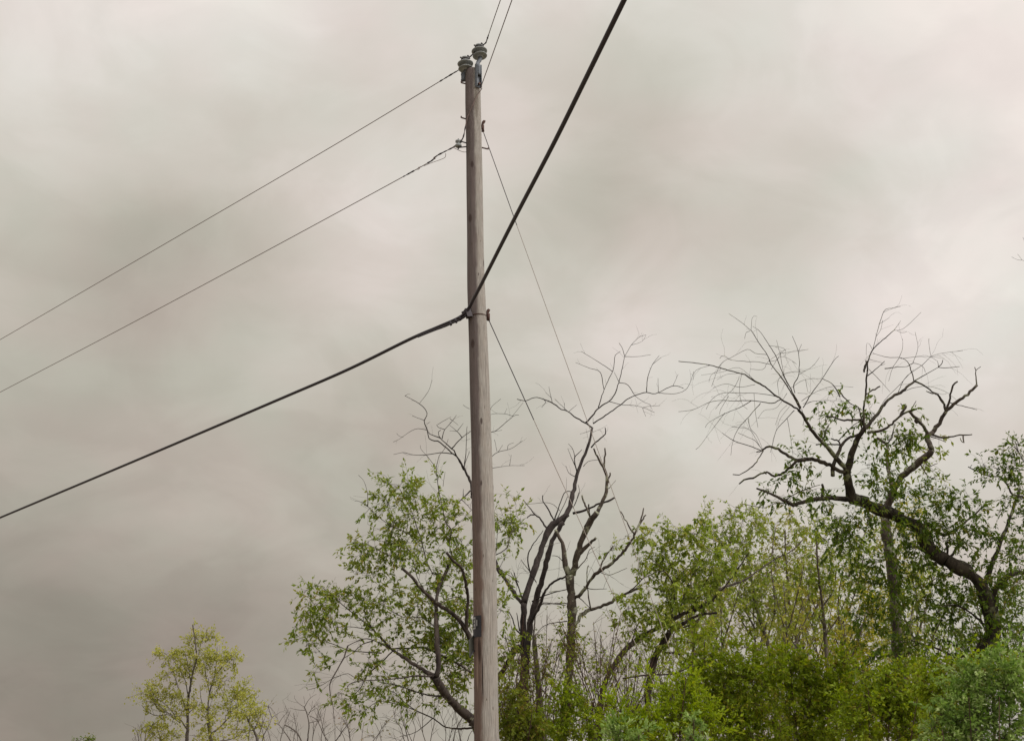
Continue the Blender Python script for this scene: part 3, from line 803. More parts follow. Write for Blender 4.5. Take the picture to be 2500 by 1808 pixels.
# tall dead tree right of the pole, one dead limb passing behind the pole
tree('dead_tree', 'tall bare dead tree with forked dark top, just right of the pole', 'dead tree', 28.0, '''
Z8 n 62 46 245,1660 265,1500 270,1300 295,1100 290,900 288,780 290,650
Z8 T 50 34 300,1180 320,900 330,850 350,720 400,560 445,400 480,250 515,160 580,70
Z8 b 46 40 290,650 325,540 350,460 385,360 425,240 460,150 500,90 560,50 610,15
Z7 b 46 17 600,1560 660,1450 690,1350 715,1220 735,1150 770,1060 805,980 825,910 835,830
Z7 n 14 6 835,830 790,795 720,760 660,710 600,690 530,640 440,605 390,600 320,625 260,610
Z7 n 15 5 790,790 850,730 885,680 970,630 1010,580 1030,520 1045,480 1060,420 1075,350 1088,285
Z7 n 5 3 1088,285 1140,195 1200,135 1255,118
Z7 n 8 4 885,675 930,540 965,460 995,400 1010,320 1015,275 1055,245
Z7 n 7 3 930,540 900,405 820,375 710,330
Z7 n 6 3 995,400 940,360 860,310 755,245
Z7 n 6 3 1045,480 1010,410
Z7 n 7 3 1045,485 1110,500 1165,580 1230,630 1290,655
Z7 n 11 5 845,800 950,730 1050,660 1130,600 1250,560 1300,570 1350,560 1460,510 1540,525
Z7 n 7 3 1258,555 1265,450 1300,350 1355,275
Z7 n 4 2 1300,345 1370,290
Z7 n 5 3 1350,565 1470,570 1550,545 1590,490 1620,400
Z7 n 7 3 970,630 1070,655 1160,660 1240,680 1320,715
Z7 n 4 3 1230,675 1290,665 1360,662
Z7 n 4 2 1225,680 1250,745
Z7 n 5 3 1088,285 1180,285 1290,270
Z7 n 5 3 1088,280 1070,220 1045,180
Z7 n 4 2 1140,195 1220,170 1250,125
Z7 n 4 2 1460,510 1500,420
Z7 n 4 2 1347,560 1345,450
Z7 n 5 3 530,635 515,570 505,515
Z7 n 4 2 525,605 480,560
Z7 n 5 3 470,620 480,635 450,675
Z7 n 4 2 625,690 625,640
Z7 n 5 3 660,715 550,610
Z7 n 4 2 660,705 720,655
Z7 n 4 2 845,800 845,755
Z7 n 4 2 825,855 745,880
Z7 n 13 8 830,985 880,930 940,880 938,830
Z7 n 12 4 722,1180 700,1070 720,1040 760,1000
Z7 n 9 3 725,1170 690,1090 650,990
Z7 n 7 3 705,1065 690,1000 655,955
Z7 n 7 3 710,1210 660,1180 635,1125
Z7 n 6 2 770,1130 810,1090 910,1075
Z7 n 14 7 545,1545 490,1440 460,1400 455,1350
Z7 n 16 6 495,1620 440,1530 400,1500 350,1440 310,1390
Z7 n 12 8 400,1500 360,1505 335,1525
Z7 b 12 7 550,1540 590,1420 630,1325 680,1325
Z7 n 8 5 560,1540 600,1470 650,1360
Z7 n 20 14 690,1490 800,1460 880,1420 950,1400 1005,1370
Z7 n 7 3 700,1430 740,1330 730,1270
Z7 n 6 3 690,1450 710,1410 735,1330
Z7 n 5 3 590,1470 510,1410 330,1420
Z8 b 26 14 310,900 345,780 400,680 450,560 500,500 570,470 610,450
Z8 b 12 6 340,800 420,660 500,655 590,665
Z8 b 12 5 350,640 430,600 520,570 640,545
Z8 n 12 5 350,470 330,400 318,320 345,250 430,130
Z8 b 9 4 380,500 330,420 270,340
Z8 n 12 6 280,620 240,500 220,430
Z8 n 9 5 255,540 225,480 195,430
Z8 n 7 4 255,500 170,440 110,400
Z8 b 34 30 288,660 265,640 190,520 130,440 90,370
P n 11 10 1211,1376 1190,1310 1165,1240 1152,1210
Z4 n 26 20 1550,1010 1545,930 1490,800
Z4 n 15 8 1490,800 1440,720 1390,670 1320,610 1280,580 1210,560 1190,490 1165,420
Z4 n 8 4 1165,420 1190,350 1130,280 1010,215
Z4 n 4 2 1130,275 1200,180 1230,90
Z4 n 4 2 1015,215 1035,203 1055,203
Z4 n 16 6 1485,810 1430,700 1390,640 1300,560 1280,510 1300,490
Z4 n 11 6 1390,635 1470,550 1540,500
Z4 n 8 3 1470,550 1430,500 1370,450
Z4 n 5 3 1435,495 1480,435
Z4 n 5 2 1435,500 1370,495
Z4 n 8 3 1310,560 1330,490 1390,420 1425,370
Z4 n 6 3 1330,485 1265,460 1300,430 1380,385
Z4 n 5 2 1385,410 1375,400 1440,450
Z4 n 9 3 1390,680 1310,670 1200,685 1090,690 1000,670 920,685
Z4 n 6 2 1190,490 1110,480 1040,510 980,555 920,585
Z4 n 4 2 1000,545 970,540 945,515
Z4 n 9 5 1300,555 1210,520 1190,480
Z4 n 5 3 1165,410 1120,395 1070,375
Z4 n 5 2 1190,440 1215,425
Z4 n 9 4 1485,800 1500,680 1505,570 1510,460
Z4 n 7 3 1480,800 1500,740 1532,660
Z4 n 4 2 1505,570 1535,560
Z4 n 4 2 1530,320 1500,305 1478,288
Z4 n 14 6 1535,975 1480,1030 1410,1100
Z4 n 8 3 1470,1050 1510,1090 1560,1140
Z4 n 8 3 1480,1030 1480,960
Z4 n 12 4 1545,930 1600,760 1640,600 1700,510 1750,490 1880,380 1925,370
Z4 n 5 2 1880,380 1810,360 1700,365 1640,420
Z4 n 6 3 1640,420 1690,340 1710,300 1780,240
Z4 n 3 2 1875,375 1960,270
Z4 n 3 2 1735,500 1790,490
Z4 n 4 2 1810,360 1830,315
Z4 n 10 3 1560,920 1640,780 1700,710 1760,665 1860,640 1950,580
Z4 n 5 2 1760,665 1795,610
Z4 n 4 2 1750,660 1730,565
Z4 n 4 2 1835,645 1840,610 1885,590
Z4 n 7 2 1560,900 1640,810 1710,795 1850,775 1970,775
Z4 n 4 2 1850,775 1865,690
Z8 b 14 6 290,900 230,830 210,760 180,705
Z8 n 10 5 260,850 240,720
Z8 b 40 34 250,1000 230,960 190,1060 110,1175 60,1240
Z8 b 9 5 200,1040 160,900 155,880
Z8 b 8 4 240,1000 220,850 210,830
Z8 b 9 4 240,930 150,900 120,870
''', seed=2, bark='bark_dead', b1=(1.8, .3, .9), b2=(2.4, .12, .4), jit=.5, fine=(2.4, .1, .45))
# lichen covered half dead tree
tree('lichen_tree', 'grey lichen-covered half dead tree with broken upright stubs', 'tree', 27.0, '''
Z8 n 76 50 560,1660 590,1450 600,1300 620,1100 630,900 635,700 625,560 620,450
Z8 b 44 22 615,450 590,380 580,280 560,200 530,150 515,125
Z8 n 46 38 640,450 670,330 700,220 740,120 780,40 820,0
Z7 n 40 20 790,1600 830,1530 890,1470 930,1380 950,1290 945,1200 930,1140
Z7 n 20 12 930,1140 880,1060 845,990
Z7 n 15 13 930,1140 935,1060 935,990
Z7 n 15 12 955,1260 980,1180
Z7 n 7 3 965,1300 1000,1260 1020,1235
Z7 n 17 12 825,1520 790,1440 760,1350
Z7 n 13 11 820,1510 810,1420
Z8 n 30 22 670,340 720,260 770,220 812,180
Z8 b 26 16 650,630 700,580 760,500 820,430 900,380 980,310 1050,220 1085,160
Z8 n 16 10 1085,160 1120,80 1145,10 1150,-30
Z8 n 14 10 1110,100 1165,20
Z8 k 14 9 1085,160 1040,90 1000,20 985,-10
Z8 kb 13 9 830,415 880,310 930,240
Z8 b 12 7 770,695 750,560 742,440 752,380
Z8 kb 30 14 650,830 680,770 740,710 800,690 900,650 1000,600 1100,550 1140,545
Z8 bk 10 6 1010,595 1080,540 1150,470 1210,410 1270,380
Z8 b 9 5 670,600 720,640 770,690
Z8 b 10 4 640,440 690,390 740,330 760,270 800,250
Z8 bs 8 3 720,530 780,550 885,548
Z8 b 9 4 640,540 560,560 470,570
Z8 b 9 4 640,660 560,650 430,660
Z8 b 9 4 610,400 540,320 490,310
Z8 b 9 4 600,780 520,790 440,810 380,870
Z8 bs 6 3 840,430 900,450 960,430 1030,400
''', [(1500, 1340, 28, 16, 5), (1535, 1310, 14, 14, 3), (1390, 1600, 35, 60, 8), (1395, 1510, 25, 50, 6)], seed=3, bark='bark_lichen', leaf='leaf_green', b1=(1.9, .3, .9), b2=(2.4, .12, .4), sh=(.2, .4), lv=(5, .1, .4, .5), jit=.6)
# thin third stem between the two dead trees
tree('slender_tree', 'thin bare trunk between the two dead trees, wound with small leaves', 'tree', 27.5, '''
Z8 n 46 26 415,1660 400,1400 390,1200 375,1050 360,880
Z8 b 14 6 362,900 380,700 440,560
Z8 b 10 5 390,1200 340,1090 330,1000
Z8 b 12 5 400,1250 480,1330 560,1420
''', [(1310, 1640, 30, 100, 14)], seed=4, bark='bark_grey', leaf='leaf_vine', sh=(.15, .3), lv=(7, .08, .5, .3), b1=(2, .3, .8))
# leafy tree leaning right in the middle
tree('leafy_tree', 'green leafy tree with long low limbs leaning right beside the lichen-covered tree', 'tree', 26.5, '''
Z8 l 44 26 800,1660 840,1400 880,1200 1000,1010 1120,900 1250,830 1400,745 1520,690 1640,640
A3 l 18 8 237,722 300,640 450,580 540,520 640,450 760,390 830,320
Z8 T 54 36 1180,1300 1230,1040 1290,940 1340,850
Z8 b 30 16 1340,850 1430,800 1540,740 1675,720
A3 l 14 7 120,790 200,745 300,650 400,520 480,400
Z8 l 14 6 1060,950 1110,800 1170,780 1210,785
Z8 l 10 5 1350,520 1420,440 1530,320 1600,260
Z8 l 12 5 1340,860 1360,700 1365,520 1280,400 1200,330
Z8 b 10 5 1365,520 1290,420 1130,480
Z8 n 16 11 1300,1010 1390,1010 1460,1060 1530,1080 1580,1070 1585,930
Z8 n 15 11 1000,1190 1200,1165 1350,1160 1480,1110 1580,1075
Z8 l 11 5 1400,745 1440,600 1500,450 1560,380
Z8 l 11 5 1500,700 1560,560 1640,430
Z8 b 9 5 1380,840 1500,800 1600,700
Z8 n 8 4 1420,800 1340,850
Z8 b 8 4 1015,1330 1018,1000 1020,850
''', [(1570, 1320, 40, 35, 10), (1630, 1320, 60, 45, 18), (1600, 1370, 55, 40, 14), (1700, 1300, 60, 45, 18), (1690, 1370, 70, 50, 22), (1720, 1440, 70, 50, 22), (1640, 1440, 80, 50, 26), (1560, 1460, 45, 40, 14), (1545, 1500, 40, 40, 12), (1620, 1500, 70, 40, 20),
      (1680, 1550, 60, 40, 12), (1750, 1360, 60, 60, 18), (1590, 1560, 50, 40, 10)],
     seed=5, bark='bark_cherry', leaf='leaf_green', sh=(.2, .45), sh_per=6.5, sh_droop=.4, lv=(13, .105, .46, .5))
# upright thicket trees behind, centre right
tree('thicket_tree', 'upright tree with y-shaped grey trunk in the pale green thicket', 'tree', 34, '''
A3 n 30 20 670,1660 650,1300 620,1080 600,970
A3 l 22 8 600,970 560,860 520,720 500,580 475,420 455,280
A3 l 15 6 600,965 650,800 645,640 630,500 640,350 660,230
A3 l 9 4 560,860 470,760 420,650
A3 l 9 4 650,800 720,660 750,560
A3 l 8 4 480,440 400,330 320,280
A3 b 9 4 520,700 420,560 330,480
''', [(1820, 1255, 60, 30, 16), (1750, 1290, 60, 45, 18), (1800, 1310, 80, 50, 26), (1760, 1370, 70, 55, 24), (1840, 1390, 80, 55, 28), (1790, 1460, 90, 50, 28), (1860, 1480, 60, 60, 18), (1760, 1540, 70, 50, 16)],
     seed=6, bark='bark_grey', leaf='leaf_green', aup=.3, sh=(.25, .55), sh_per=7, lv=(14, .10, .46, .35), group='trees of the green thicket')
tree('thicket_tree', 'upright multi-stemmed tree standing behind the y-shaped grey trunk', 'tree', 36.5, '''
A3 n 26 20 850,1660 830,1250 800,1000 770,870
A3 l 18 8 770,870 742,700 738,600 722,400 720,250
A3 l 12 5 780,900 700,700 660,560
A3 l 12 5 800,1000 860,800 880,600 900,420
A3 l 10 5 810,1050 720,900 690,780
''', [(1905, 1280, 70, 40, 20), (1880, 1340, 70, 50, 22), (1940, 1350, 70, 60, 24), (1910, 1430, 90, 60, 28), (1950, 1500, 80, 60, 20), (1880, 1560, 70, 60, 16)],
     seed=7, bark='bark_grey', leaf='leaf_thicket', aup=.4, sh=(.25, .55), sh_per=7, lv=(14, .10, .46, .35), group='trees of the green thicket')
tree('thicket_tree', 'straight dark-stemmed tree rising under the long crooked limb', 'tree', 33, '''
A3 n 30 24 1010,1660 1000,1200 980,900
A3 l 22 9 980,900 962,720 942,580 930,400 925,280
A3 l 11 5 965,760 1040,640 1060,480
A3 l 11 5 975,880 900,720 870,600
A3 l 11 5 985,950 1060,840 1120,700
''', [(1990, 1290, 60, 40, 14), (2000, 1350, 70, 60, 22), (1980, 1430, 70, 50, 20), (2050, 1400, 60, 70, 22), (2020, 1500, 70, 60, 20), (2090, 1330, 50, 50, 14)],
     seed=8, bark='bark_grey', leaf='leaf_green', aup=.35, sh=(.25, .5), sh_per=7, lv=(14, .10, .46, .35), group='trees of the green thicket')
tree('thicket_tree', 'yellowish new-leaved tree glowing between the darker thicket trees', 'tree', 37, '''
A3 n 30 22 1150,1660 1130,1300 1105,1060 1080,900
A3 l 16 6 1080,900 1070,700 1100,520
A3 l 14 6 1085,900 1140,780 1200,600 1240,420
A3 l 11 5 1110,1080 1040,940 1010,860
A3 l 11 5 1120,1100 1180,960 1260,820
A4 l 12 5 60,560 130,380 180,220 190,120
''', [(2110, 1500, 70, 60, 26), (2060, 1560, 60, 50, 20), (2140, 1570, 60, 60, 22), (2100, 1420, 60, 50, 14), (2170, 1450, 50, 80, 16), (2160, 1300, 60, 50, 14), (2230, 1240, 60, 40, 10), (2200, 1350, 50, 50, 10)],
     seed=9, bark='bark_red', leaf='leaf_yellow', aup=.45, sh=(.25, .55), sh_per=7, lv=(14, .11, .42, .15), group='trees of the green thicket')
# slim saplings fanning up through the thicket
for k, (x, yb, yt, lab, mt) in enumerate([
        (1700, 1640, 1420, 'slim sapling under the middle leafy tree, at the thicket edge', 'leaf_olive'),
        (1765, 1650, 1400, 'slim straight sapling left of the y-shaped grey trunk', 'leaf_thicket'),
        (1850, 1640, 1440, 'slim sapling close on the right of the y-shaped grey trunk', 'leaf_thicket'),
        (1930, 1640, 1420, 'slim leaning sapling before the multi-stemmed thicket tree', 'leaf_thicket'),
        (2010, 1660, 1450, 'slim sapling at the foot of the straight dark-stemmed tree', 'leaf_yellow'),
        (2080, 1680, 1520, 'slim yellowish sapling between dark stem and the lichen-grey trunk', 'leaf_yellow'),
        (2215, 1680, 1520, 'slim sapling seen through the big crooked tree\'s drooping boughs', 'leaf_thicket')]):
    rg = np.random.default_rng(40 + k); dx = rg.uniform(-40, -5)
    ln = f'P l 6 2 {x},{yb + 160} {x + dx * .2:.0f},{yb} {x + dx * .6:.0f},{(yb + yt) / 2:.0f} {x + dx:.0f},{yt}\n'
    for q in range(7):
        f = rg.uniform(.05, .8); x0 = x + dx * f; y0 = yb + (yt - yb) * f; hx = rg.uniform(25, 60) * rg.choice([-1, 1]); hy = rg.uniform(80, 170)
        ln += f'P l 3.5 1.5 {x0:.0f},{y0:.0f} {x0 + hx * .45:.0f},{y0 - hy * .4:.0f} {x0 + hx:.0f},{y0 - hy:.0f}\n'
    tree('sapling', lab, 'sapling', 31 + (k * 7 % 5), ln, [(x + dx * .6, (yb + yt) / 2, 60, (yb - yt) * .5, 20), (x, yb, 60, 50, 14)], seed=60 + k, bark='bark_grey', leaf=mt, aup=.4, sh=(.2, .5), sh_per=5.5,
         lv=(11, .11, .44, .3), lim_per=3.5, group='saplings in the thicket')
# big crooked old cherry on the right
tree('crooked_tree', 'big old crooked black tree with thick snaking trunk and bare top', 'tree', 20.0, '''
A4 l 150 88 870,1680 890,1250 890,1130 960,1040 1010,930 1000,820 970,700 930,620 880,560 800,500 700,455
A4 l 92 74 700,455 620,400 570,340 530,250 440,190 330,140 220,100 90,40
A1 l 80 62 1440,1560 1340,1540 1310,1450 1290,1340
A1 n 56 34 1290,1340 1320,1230 1360,1120 1392,1050 1420,1015
A2 k 30 16 180,1020 260,930 320,850 390,770 470,730 560,650
A2 k 22 12 190,1020 180,930 185,850 200,700 208,580
A2 n 13 6 208,580 215,500 240,430 290,370 350,320 410,265
A2 n 18 16 185,580 190,545 205,515 212,500
A2 n 7 4 184,580 200,540 195,490
A2 n 5 3 250,410 275,310 300,220 340,115 400,98 460,85
A2 n 4 2 410,265 430,240 460,195
A2 n 3 2 295,220 330,200 375,170
A2 n 4 2 410,265 450,265 500,240 615,130
A2 n 3 2 430,265 465,285 505,278
A2 n 3 2 278,310 310,260 325,190
A2 n 3 2 245,410 225,370 205,365 200,450
A2 b 8 5 210,610 260,570 340,500
A2 n 4 2 310,530 345,520
A2 n 4 2 225,485 280,500 325,515
A2 n 5 3 222,560 300,640 380,730
A2 n 13 11 195,750 240,725 305,690
A2 n 9 5 560,650 540,570 510,500 450,470
A2 n 5 3 450,470 360,470 250,440
A2 n 4 2 450,470 475,400 475,330
A2 n 4 2 450,475 400,550 370,650
A2 n 9 4 560,650 640,605 745,545
A2 n 6 4 745,545 800,550 905,540
A2 n 8 6 745,545 770,520 780,490
A2 n 4 2 745,545 740,500 690,460 670,330
A2 n 5 2 440,740 500,620 620,530 700,460 800,435 930,420
A2 n 7 4 340,555 420,545 510,540
A2 n 4 2 460,480 590,465 690,465 785,480
A2 n 4 2 550,520 590,400 570,280
A2 n 5 3 510,540 560,515 630,540 645,580
A2 n 16 9 560,650 620,670 700,730 740,750 790,820 800,870
A2 n 13 7 745,750 690,740 655,725
A2 n 4 2 480,730 560,700 680,690 800,730 880,790
A2 n 3 2 700,730 780,750 810,740
A2 b 5 2 300,860 350,780 440,690 560,560
A1 b 40 20 1310,1350 1230,1250 1150,1160 1080,1090 1020,1010 960,910 930,870
A1 n 16 5 930,870 850,820 770,770 680,700 600,650 520,600 440,580 320,545 200,520 20,500
A1 n 14 4 940,860 890,770 830,670 770,590 720,520 690,450 640,380 570,270
A1 n 4 2 570,270 500,210 400,140
A1 n 11 3 945,850 880,730 830,640 790,550 750,450 680,340 630,270 580,235
A1 n 3 2 568,270 570,230 580,165 612,160
A1 n 3 2 560,272 530,285 520,330
A1 n 5 3 720,525 620,505 520,500 420,490 360,455 330,480
A1 n 4 2 690,450 600,440 540,410 420,470 350,510 310,580 270,690
A1 n 5 3 770,770 740,760 600,740 500,740 350,740 270,790 230,860
A1 n 8 3 790,790 730,815 640,805 560,795 450,800 350,795 250,810 130,865 20,880
A1 n 6 2 570,797 480,850 380,890 250,960 222,1000
A1 n 6 2 640,815 550,920 470,1010 430,1110 415,1210
A1 n 4 2 370,890 270,1020 180,1140 150,1165
A1 n 4 2 550,930 560,1000 610,1060 655,1160
A1 n 6 2 895,870 830,940 760,1020 730,1130 712,1190
A1 n 4 2 840,930 860,1030 885,1210
A1 n 4 2 600,650 500,560 440,550 350,580 190,605
A1 n 4 2 600,675 480,695 380,670 280,700
A1 n 7 3 900,740 890,680 930,590 925,430 880,310
A1 n 3 2 925,430 950,370
A1 n 8 3 960,850 1020,750 1100,640 1190,500 1230,460
A1 n 4 2 950,800 1040,740 1180,690 1340,695
A1 n 4 2 960,820 1050,800 1160,795 1270,800
A1 n 4 2 790,440 800,520 820,610 850,700
A1 n 3 2 790,440 780,420 760,340
A1 n 3 2 790,440 900,425 1000,410
A1 n 3 2 930,600 1030,540 1085,470
A1 n 3 2 780,760 770,650 830,590 930,580 980,570
A1 n 3 2 720,560 780,470 840,475 910,520
A1 n 3 2 970,830 1060,800 1080,900 1085,960
A1 n 3 2 840,740 760,850 670,870 620,930
A1 n 3 2 560,560 660,560 700,500 830,410
A1 n 3 2 480,620 440,700 380,760 300,860
A1 n 3 2 870,700 970,640 1100,630
A1 n 3 2 920,740 1000,745
A1 n 3 2 500,580 480,700 500,820 540,860
A1 n 3 2 400,760 340,860 330,900
A1 n 4 2 950,860 970,930 958,985
A1 n 3 2 470,590 380,600 310,640
A1 n 3 2 590,740 600,880 620,1000
A1 n 3 2 860,840 790,930 770,990
A1 n 3 2 840,830 790,880 750,980
A1 n 3 2 980,640 1000,740 1020,720
A1 n 3 2 340,560 270,600 250,655
A1 n 3 2 260,530 150,570 130,640
A1 n 3 2 700,380 810,400 830,420
A1 n 3 2 700,500 760,490 790,440
A1 l 36 28 1310,1345 1240,1330 1170,1290 1040,1240 910,1245
A1 n 24 15 910,1245 830,1200 770,1160 700,1145 650,1170
A1 n 10 8 660,1168 630,1180 610,1185
A1 b 10 7 660,1175 610,1260 570,1300 490,1350 430,1355
A1 n 8 4 650,1175 560,1140 440,1100 350,1040
A1 n 5 3 650,1165 600,1100 560,1080 470,1040
A1 n 4 2 645,1160 600,1080 550,1010 420,995
A1 n 22 12 910,1250 830,1330 740,1365 680,1340 580,1380 520,1390 480,1425
A1 n 11 10 685,1348 665,1332
A1 l 44 26 1345,1545 1200,1530 1080,1540 960,1560 890,1590
A1 k 26 14 890,1590 820,1550 740,1510 640,1470 610,1460
A1 l 9 6 830,1550 900,1500 970,1470 1090,1430
A1 n 22 20 1105,1525 1110,1480 1105,1430
A1 b 7 4 880,1580 760,1570 670,1605 580,1590 500,1580
A1 l 32 22 1185,1365 1190,1280 1240,1160 1300,1080 1390,1050
A1 n 13 10 1240,1130 1220,1095 1170,1085
A1 n 13 10 1240,1130 1150,1125 1060,1130
A1 l 11 8 1100,1110 1130,1040 1160,970
A1 n 16 12 1400,950 1392,940 1260,940 1180,920 1135,920
A1 n 8 5 1230,1100 1300,1020 1400,940
A2 n 12 9 165,1000 150,860 100,830 60,800 0,730
A1 n 9 7 1240,770 1190,680 1110,630
A2 l 22 13 210,1040 320,1020 400,970 470,900 580,860
A2 n 18 22 460,905 490,860 500,840
A2 n 12 6 490,850 475,835 460,820
A2 n 10 5 540,865 560,830 578,800
A2 l 11 7 370,1110 395,1060 420,970
A2 b 8 4 400,1140 470,1100 500,1040
A2 n 5 3 500,1055 560,1060 612,1042
A2 l 8 5 470,1105 530,1140
A4 l 34 10 530,230 600,220 650,270 720,280 800,220 880,160 950,90
A4 l 24 12 690,460 740,420 780,340 790,260
A4 l 20 14 715,450 710,390 705,330
A4 n 40 34 990,720 1030,640 1100,560 1200,530 1330,522
A4 l 34 18 955,640 965,590 1040,380 1100,230 1160,60 1185,-20
A4 l 20 9 945,870 870,800 780,750 700,750 640,790
A4 l 18 6 870,1090 760,1080 640,1030 540,1000 430,960
A4 b 13 5 520,1000 400,1050 260,1100 100,1180
A4 b 14 5 800,1130 590,1165 480,1190 360,1240 200,1310 0,1400
A4 n 26 12 640,470 560,480 480,530
A4 l 22 10 560,390 500,360 440,370
''', [(2150, 1150, 60, 45, 14), (2200, 1190, 70, 50, 18), (2270, 1210, 60, 35, 14), (2180, 1080, 60, 30, 9), (2120, 1010, 40, 30, 8), (2045, 985, 35, 25, 6), (2225, 1070, 35, 22, 6), (2010, 1070, 35, 25, 5), (1960, 1130, 30, 35, 6),
      (1930, 1165, 35, 14, 5), (1990, 1210, 60, 25, 9), (1900, 1220, 40, 25, 7), (1865, 1195, 20, 10, 3), (2100, 1260, 70, 40, 16), (2230, 1260, 90, 40, 20), (2330, 1230, 25, 30, 7), (2370, 1240, 40, 50, 12), (2300, 1290, 60, 40, 14),
      (2370, 1310, 70, 40, 18), (2440, 1340, 60, 40, 16), (2200, 1330, 80, 50, 22), (2140, 1400, 70, 60, 22), (2260, 1390, 70, 40, 18), (2420, 1420, 70, 60, 20), (2330, 1430, 60, 30, 12), (2200, 1470, 90, 50, 22), (2300, 1500, 70, 50, 18),
      (2440, 1510, 60, 50, 14), (2330, 1570, 80, 40, 18), (2230, 1570, 90, 40, 20), (2130, 1620, 90, 40, 16), (2120, 1540, 60, 50, 12), (2040, 1290, 60, 40, 12), (2060, 1340, 50, 50, 10), (2110, 1450, 50, 60, 10), (2460, 1590, 60, 30, 10)],
     seed=10, bark='bark_black', leaf='leaf_dark', sh=(.18, .42), sh_per=7.5, sh_droop=.3, lv=(12, .092, .38, .4), lim_per=3.0, b1=(1.5, .3, .8), jit=.55, wmin=.38, fine=(3.6, .1, .6), b_droop=.35)
# lichen grey tree behind it whose broken limb forks into stubs
tree('broken_tree', 'lichen-grey trunk behind the crooked tree, broken limb forking into stubs', 'tree', 22.5, '''
A4 n 72 60 420,1680 400,1200 375,950 365,760 350,560 330,400 305,260 300,110
A2 l 60 46 330,1640 380,1540 440,1410 540,1310 600,1260 680,1200 695,1165
A2 n 40 34 695,1165 665,1090 665,1055 705,1035
A2 n 34 18 700,1040 750,970 800,880 860,830 950,760 1035,685
A2 n 12 6 1035,685 1028,620 1025,560 1018,545
A2 n 5 4 1027,570 1065,540
A2 n 28 20 660,1060 640,1000 600,950 520,880
A2 n 34 26 575,955 605,940 610,965
A2 n 17 12 810,865 830,800 850,690 890,650
A2 n 18 13 800,870 785,820 740,750
A2 n 8 4 830,810 900,830 960,845 1038,865
A2 n 17 10 700,1055 790,1075 900,1060 1000,1053
A2 n 11 8 932,1062 937,1115 912,1090 910,1078
A2 l 30 22 400,1480 360,1250 355,1130 280,1080
A2 l 12 5 620,1240 680,1290 740,1270
A2 l 11 5 600,1270 680,1380 740,1360
A2 l 10 5 690,1070 760,1090 800,1110
''', [(2290, 1070, 30, 12, 4), (2230, 1100, 40, 25, 6), (2260, 1140, 40, 20, 5), (2160, 1300, 50, 60, 12), (2190, 1480, 40, 60, 8)],
     seed=11, bark='bark_lichen', leaf='leaf_cherry', sh=(.2, .4), sh_per=5, sh_droop=.4, lv=(8, .10, .36, .4), jit=.6, fine=(1, .08, .3))
# tree mostly outside the frame on the right
tree('edge_tree', 'dark-leaved tree reaching in from the right edge beside the crooked tree', 'tree', 19.0, '''
P n 60 10 2640,2200 2620,1700 2590,1400 2576,1100 2566,850 2562,706 2566,560
P b 18 6 2572,1000 2620,880 2660,760 2690,640
P b 14 5 2566,820 2600,700 2610,600
P l 16 6 2578,1120 2650,1020 2720,950
A2 l 26 14 1650,1620 1500,1590 1392,1530 1300,1500 1270,1440 1220,1370
A2 l 14 8 1220,1370 1130,1365 1040,1330 970,1295
A2 n 6 4 985,1300 1000,1280
A2 l 16 7 1640,1480 1480,1420 1392,1260 1350,1180 1330,1110
A2 l 12 5 1350,1180 1310,1140 1280,1160
A7 n 10 6 1330,1300 1100,1000 946,860
A7 n 5 3 946,860 915,850 860,850 800,825 755,800
A7 n 4 2 915,850 880,800 850,760
A7 n 5 3 1250,1100 1000,650 946,540 930,500
''', [(2475, 1100, 35, 30, 12), (2480, 1150, 35, 35, 12), (2450, 1155, 35, 20, 8), (2410, 1140, 30, 12, 6), (2430, 1170, 40, 15, 6), (2470, 1210, 35, 30, 8), (2490, 1270, 30, 40, 8), (2440, 1250, 25, 10, 4), (2540, 1200, 60, 80, 16), (2640, 1080, 60, 70, 16), (2680, 960, 50, 60, 12), (2640, 1250, 60, 70, 16), (2490, 1340, 40, 50, 14), (2485, 1430, 50, 60, 16), (2490, 1530, 40, 60, 16), (2470, 1600, 50, 40, 14)],
     seed=12, bark='bark_black', leaf='leaf_dark', sh=(.15, .32), sh_per=6, lv=(9, .075, .42, .2), lim_per=3)
# climbing plants round the lower trunks
tree('climbing_vine', 'olive green vine covering the foot of the tall dead tree', 'vine', 27.4, '''
P n 3 2 1262,2100 1268,1800 1272,1700 1275,1560 1278,1500
P n 3 2 1250,1800 1258,1700 1268,1600
''', [(1265, 1720, 45, 90, 40), (1272, 1600, 28, 70, 16), (1255, 1780, 60, 40, 24)], seed=21, bark='bark_red', leaf='leaf_vine', sh=(.12, .3), sh_per=8, lv=(9, .075, .5, .4), thick=1.0)
tree('climbing_vine', 'green vine climbing the lower trunk of the lichen-covered tree', 'vine', 26.4, '''
P n 3 2 1372,2100 1376,1800 1382,1700 1388,1600 1392,1500
P n 3 2 1400,1800 1390,1700 1396,1580
''', [(1385, 1690, 35, 100, 34), (1392, 1560, 22, 60, 14), (1380, 1780, 50, 40, 20)], seed=22, bark='bark_red', leaf='leaf_vine', sh=(.12, .3), sh_per=8, lv=(9, .075, .5, .4), thick=1.0)


def fan(x, yb, n, spread, h, seed, w=3.4, low=120):
    rg = np.random.default_rng(seed); s = ''
    for k in range(n):
        a = (k + .5) / n * 2 - 1 + rg.uniform(-.15, .15); hh = h * rg.uniform(.65, 1.0) * (1 - .25 * abs(a)); x0 = x + a * spread * .10; x1 = x + a * spread
        fl = 'T' if k else ''
        s += f'P {fl}BB {w} {w * .4:.1f} {x0 - a * 8:.0f},{yb + low} {x0:.0f},{yb} {x0 + (x1 - x0) * .45:.0f},{yb - hh * .5:.0f} {x1:.0f},{yb - hh:.0f}\n'
    return s


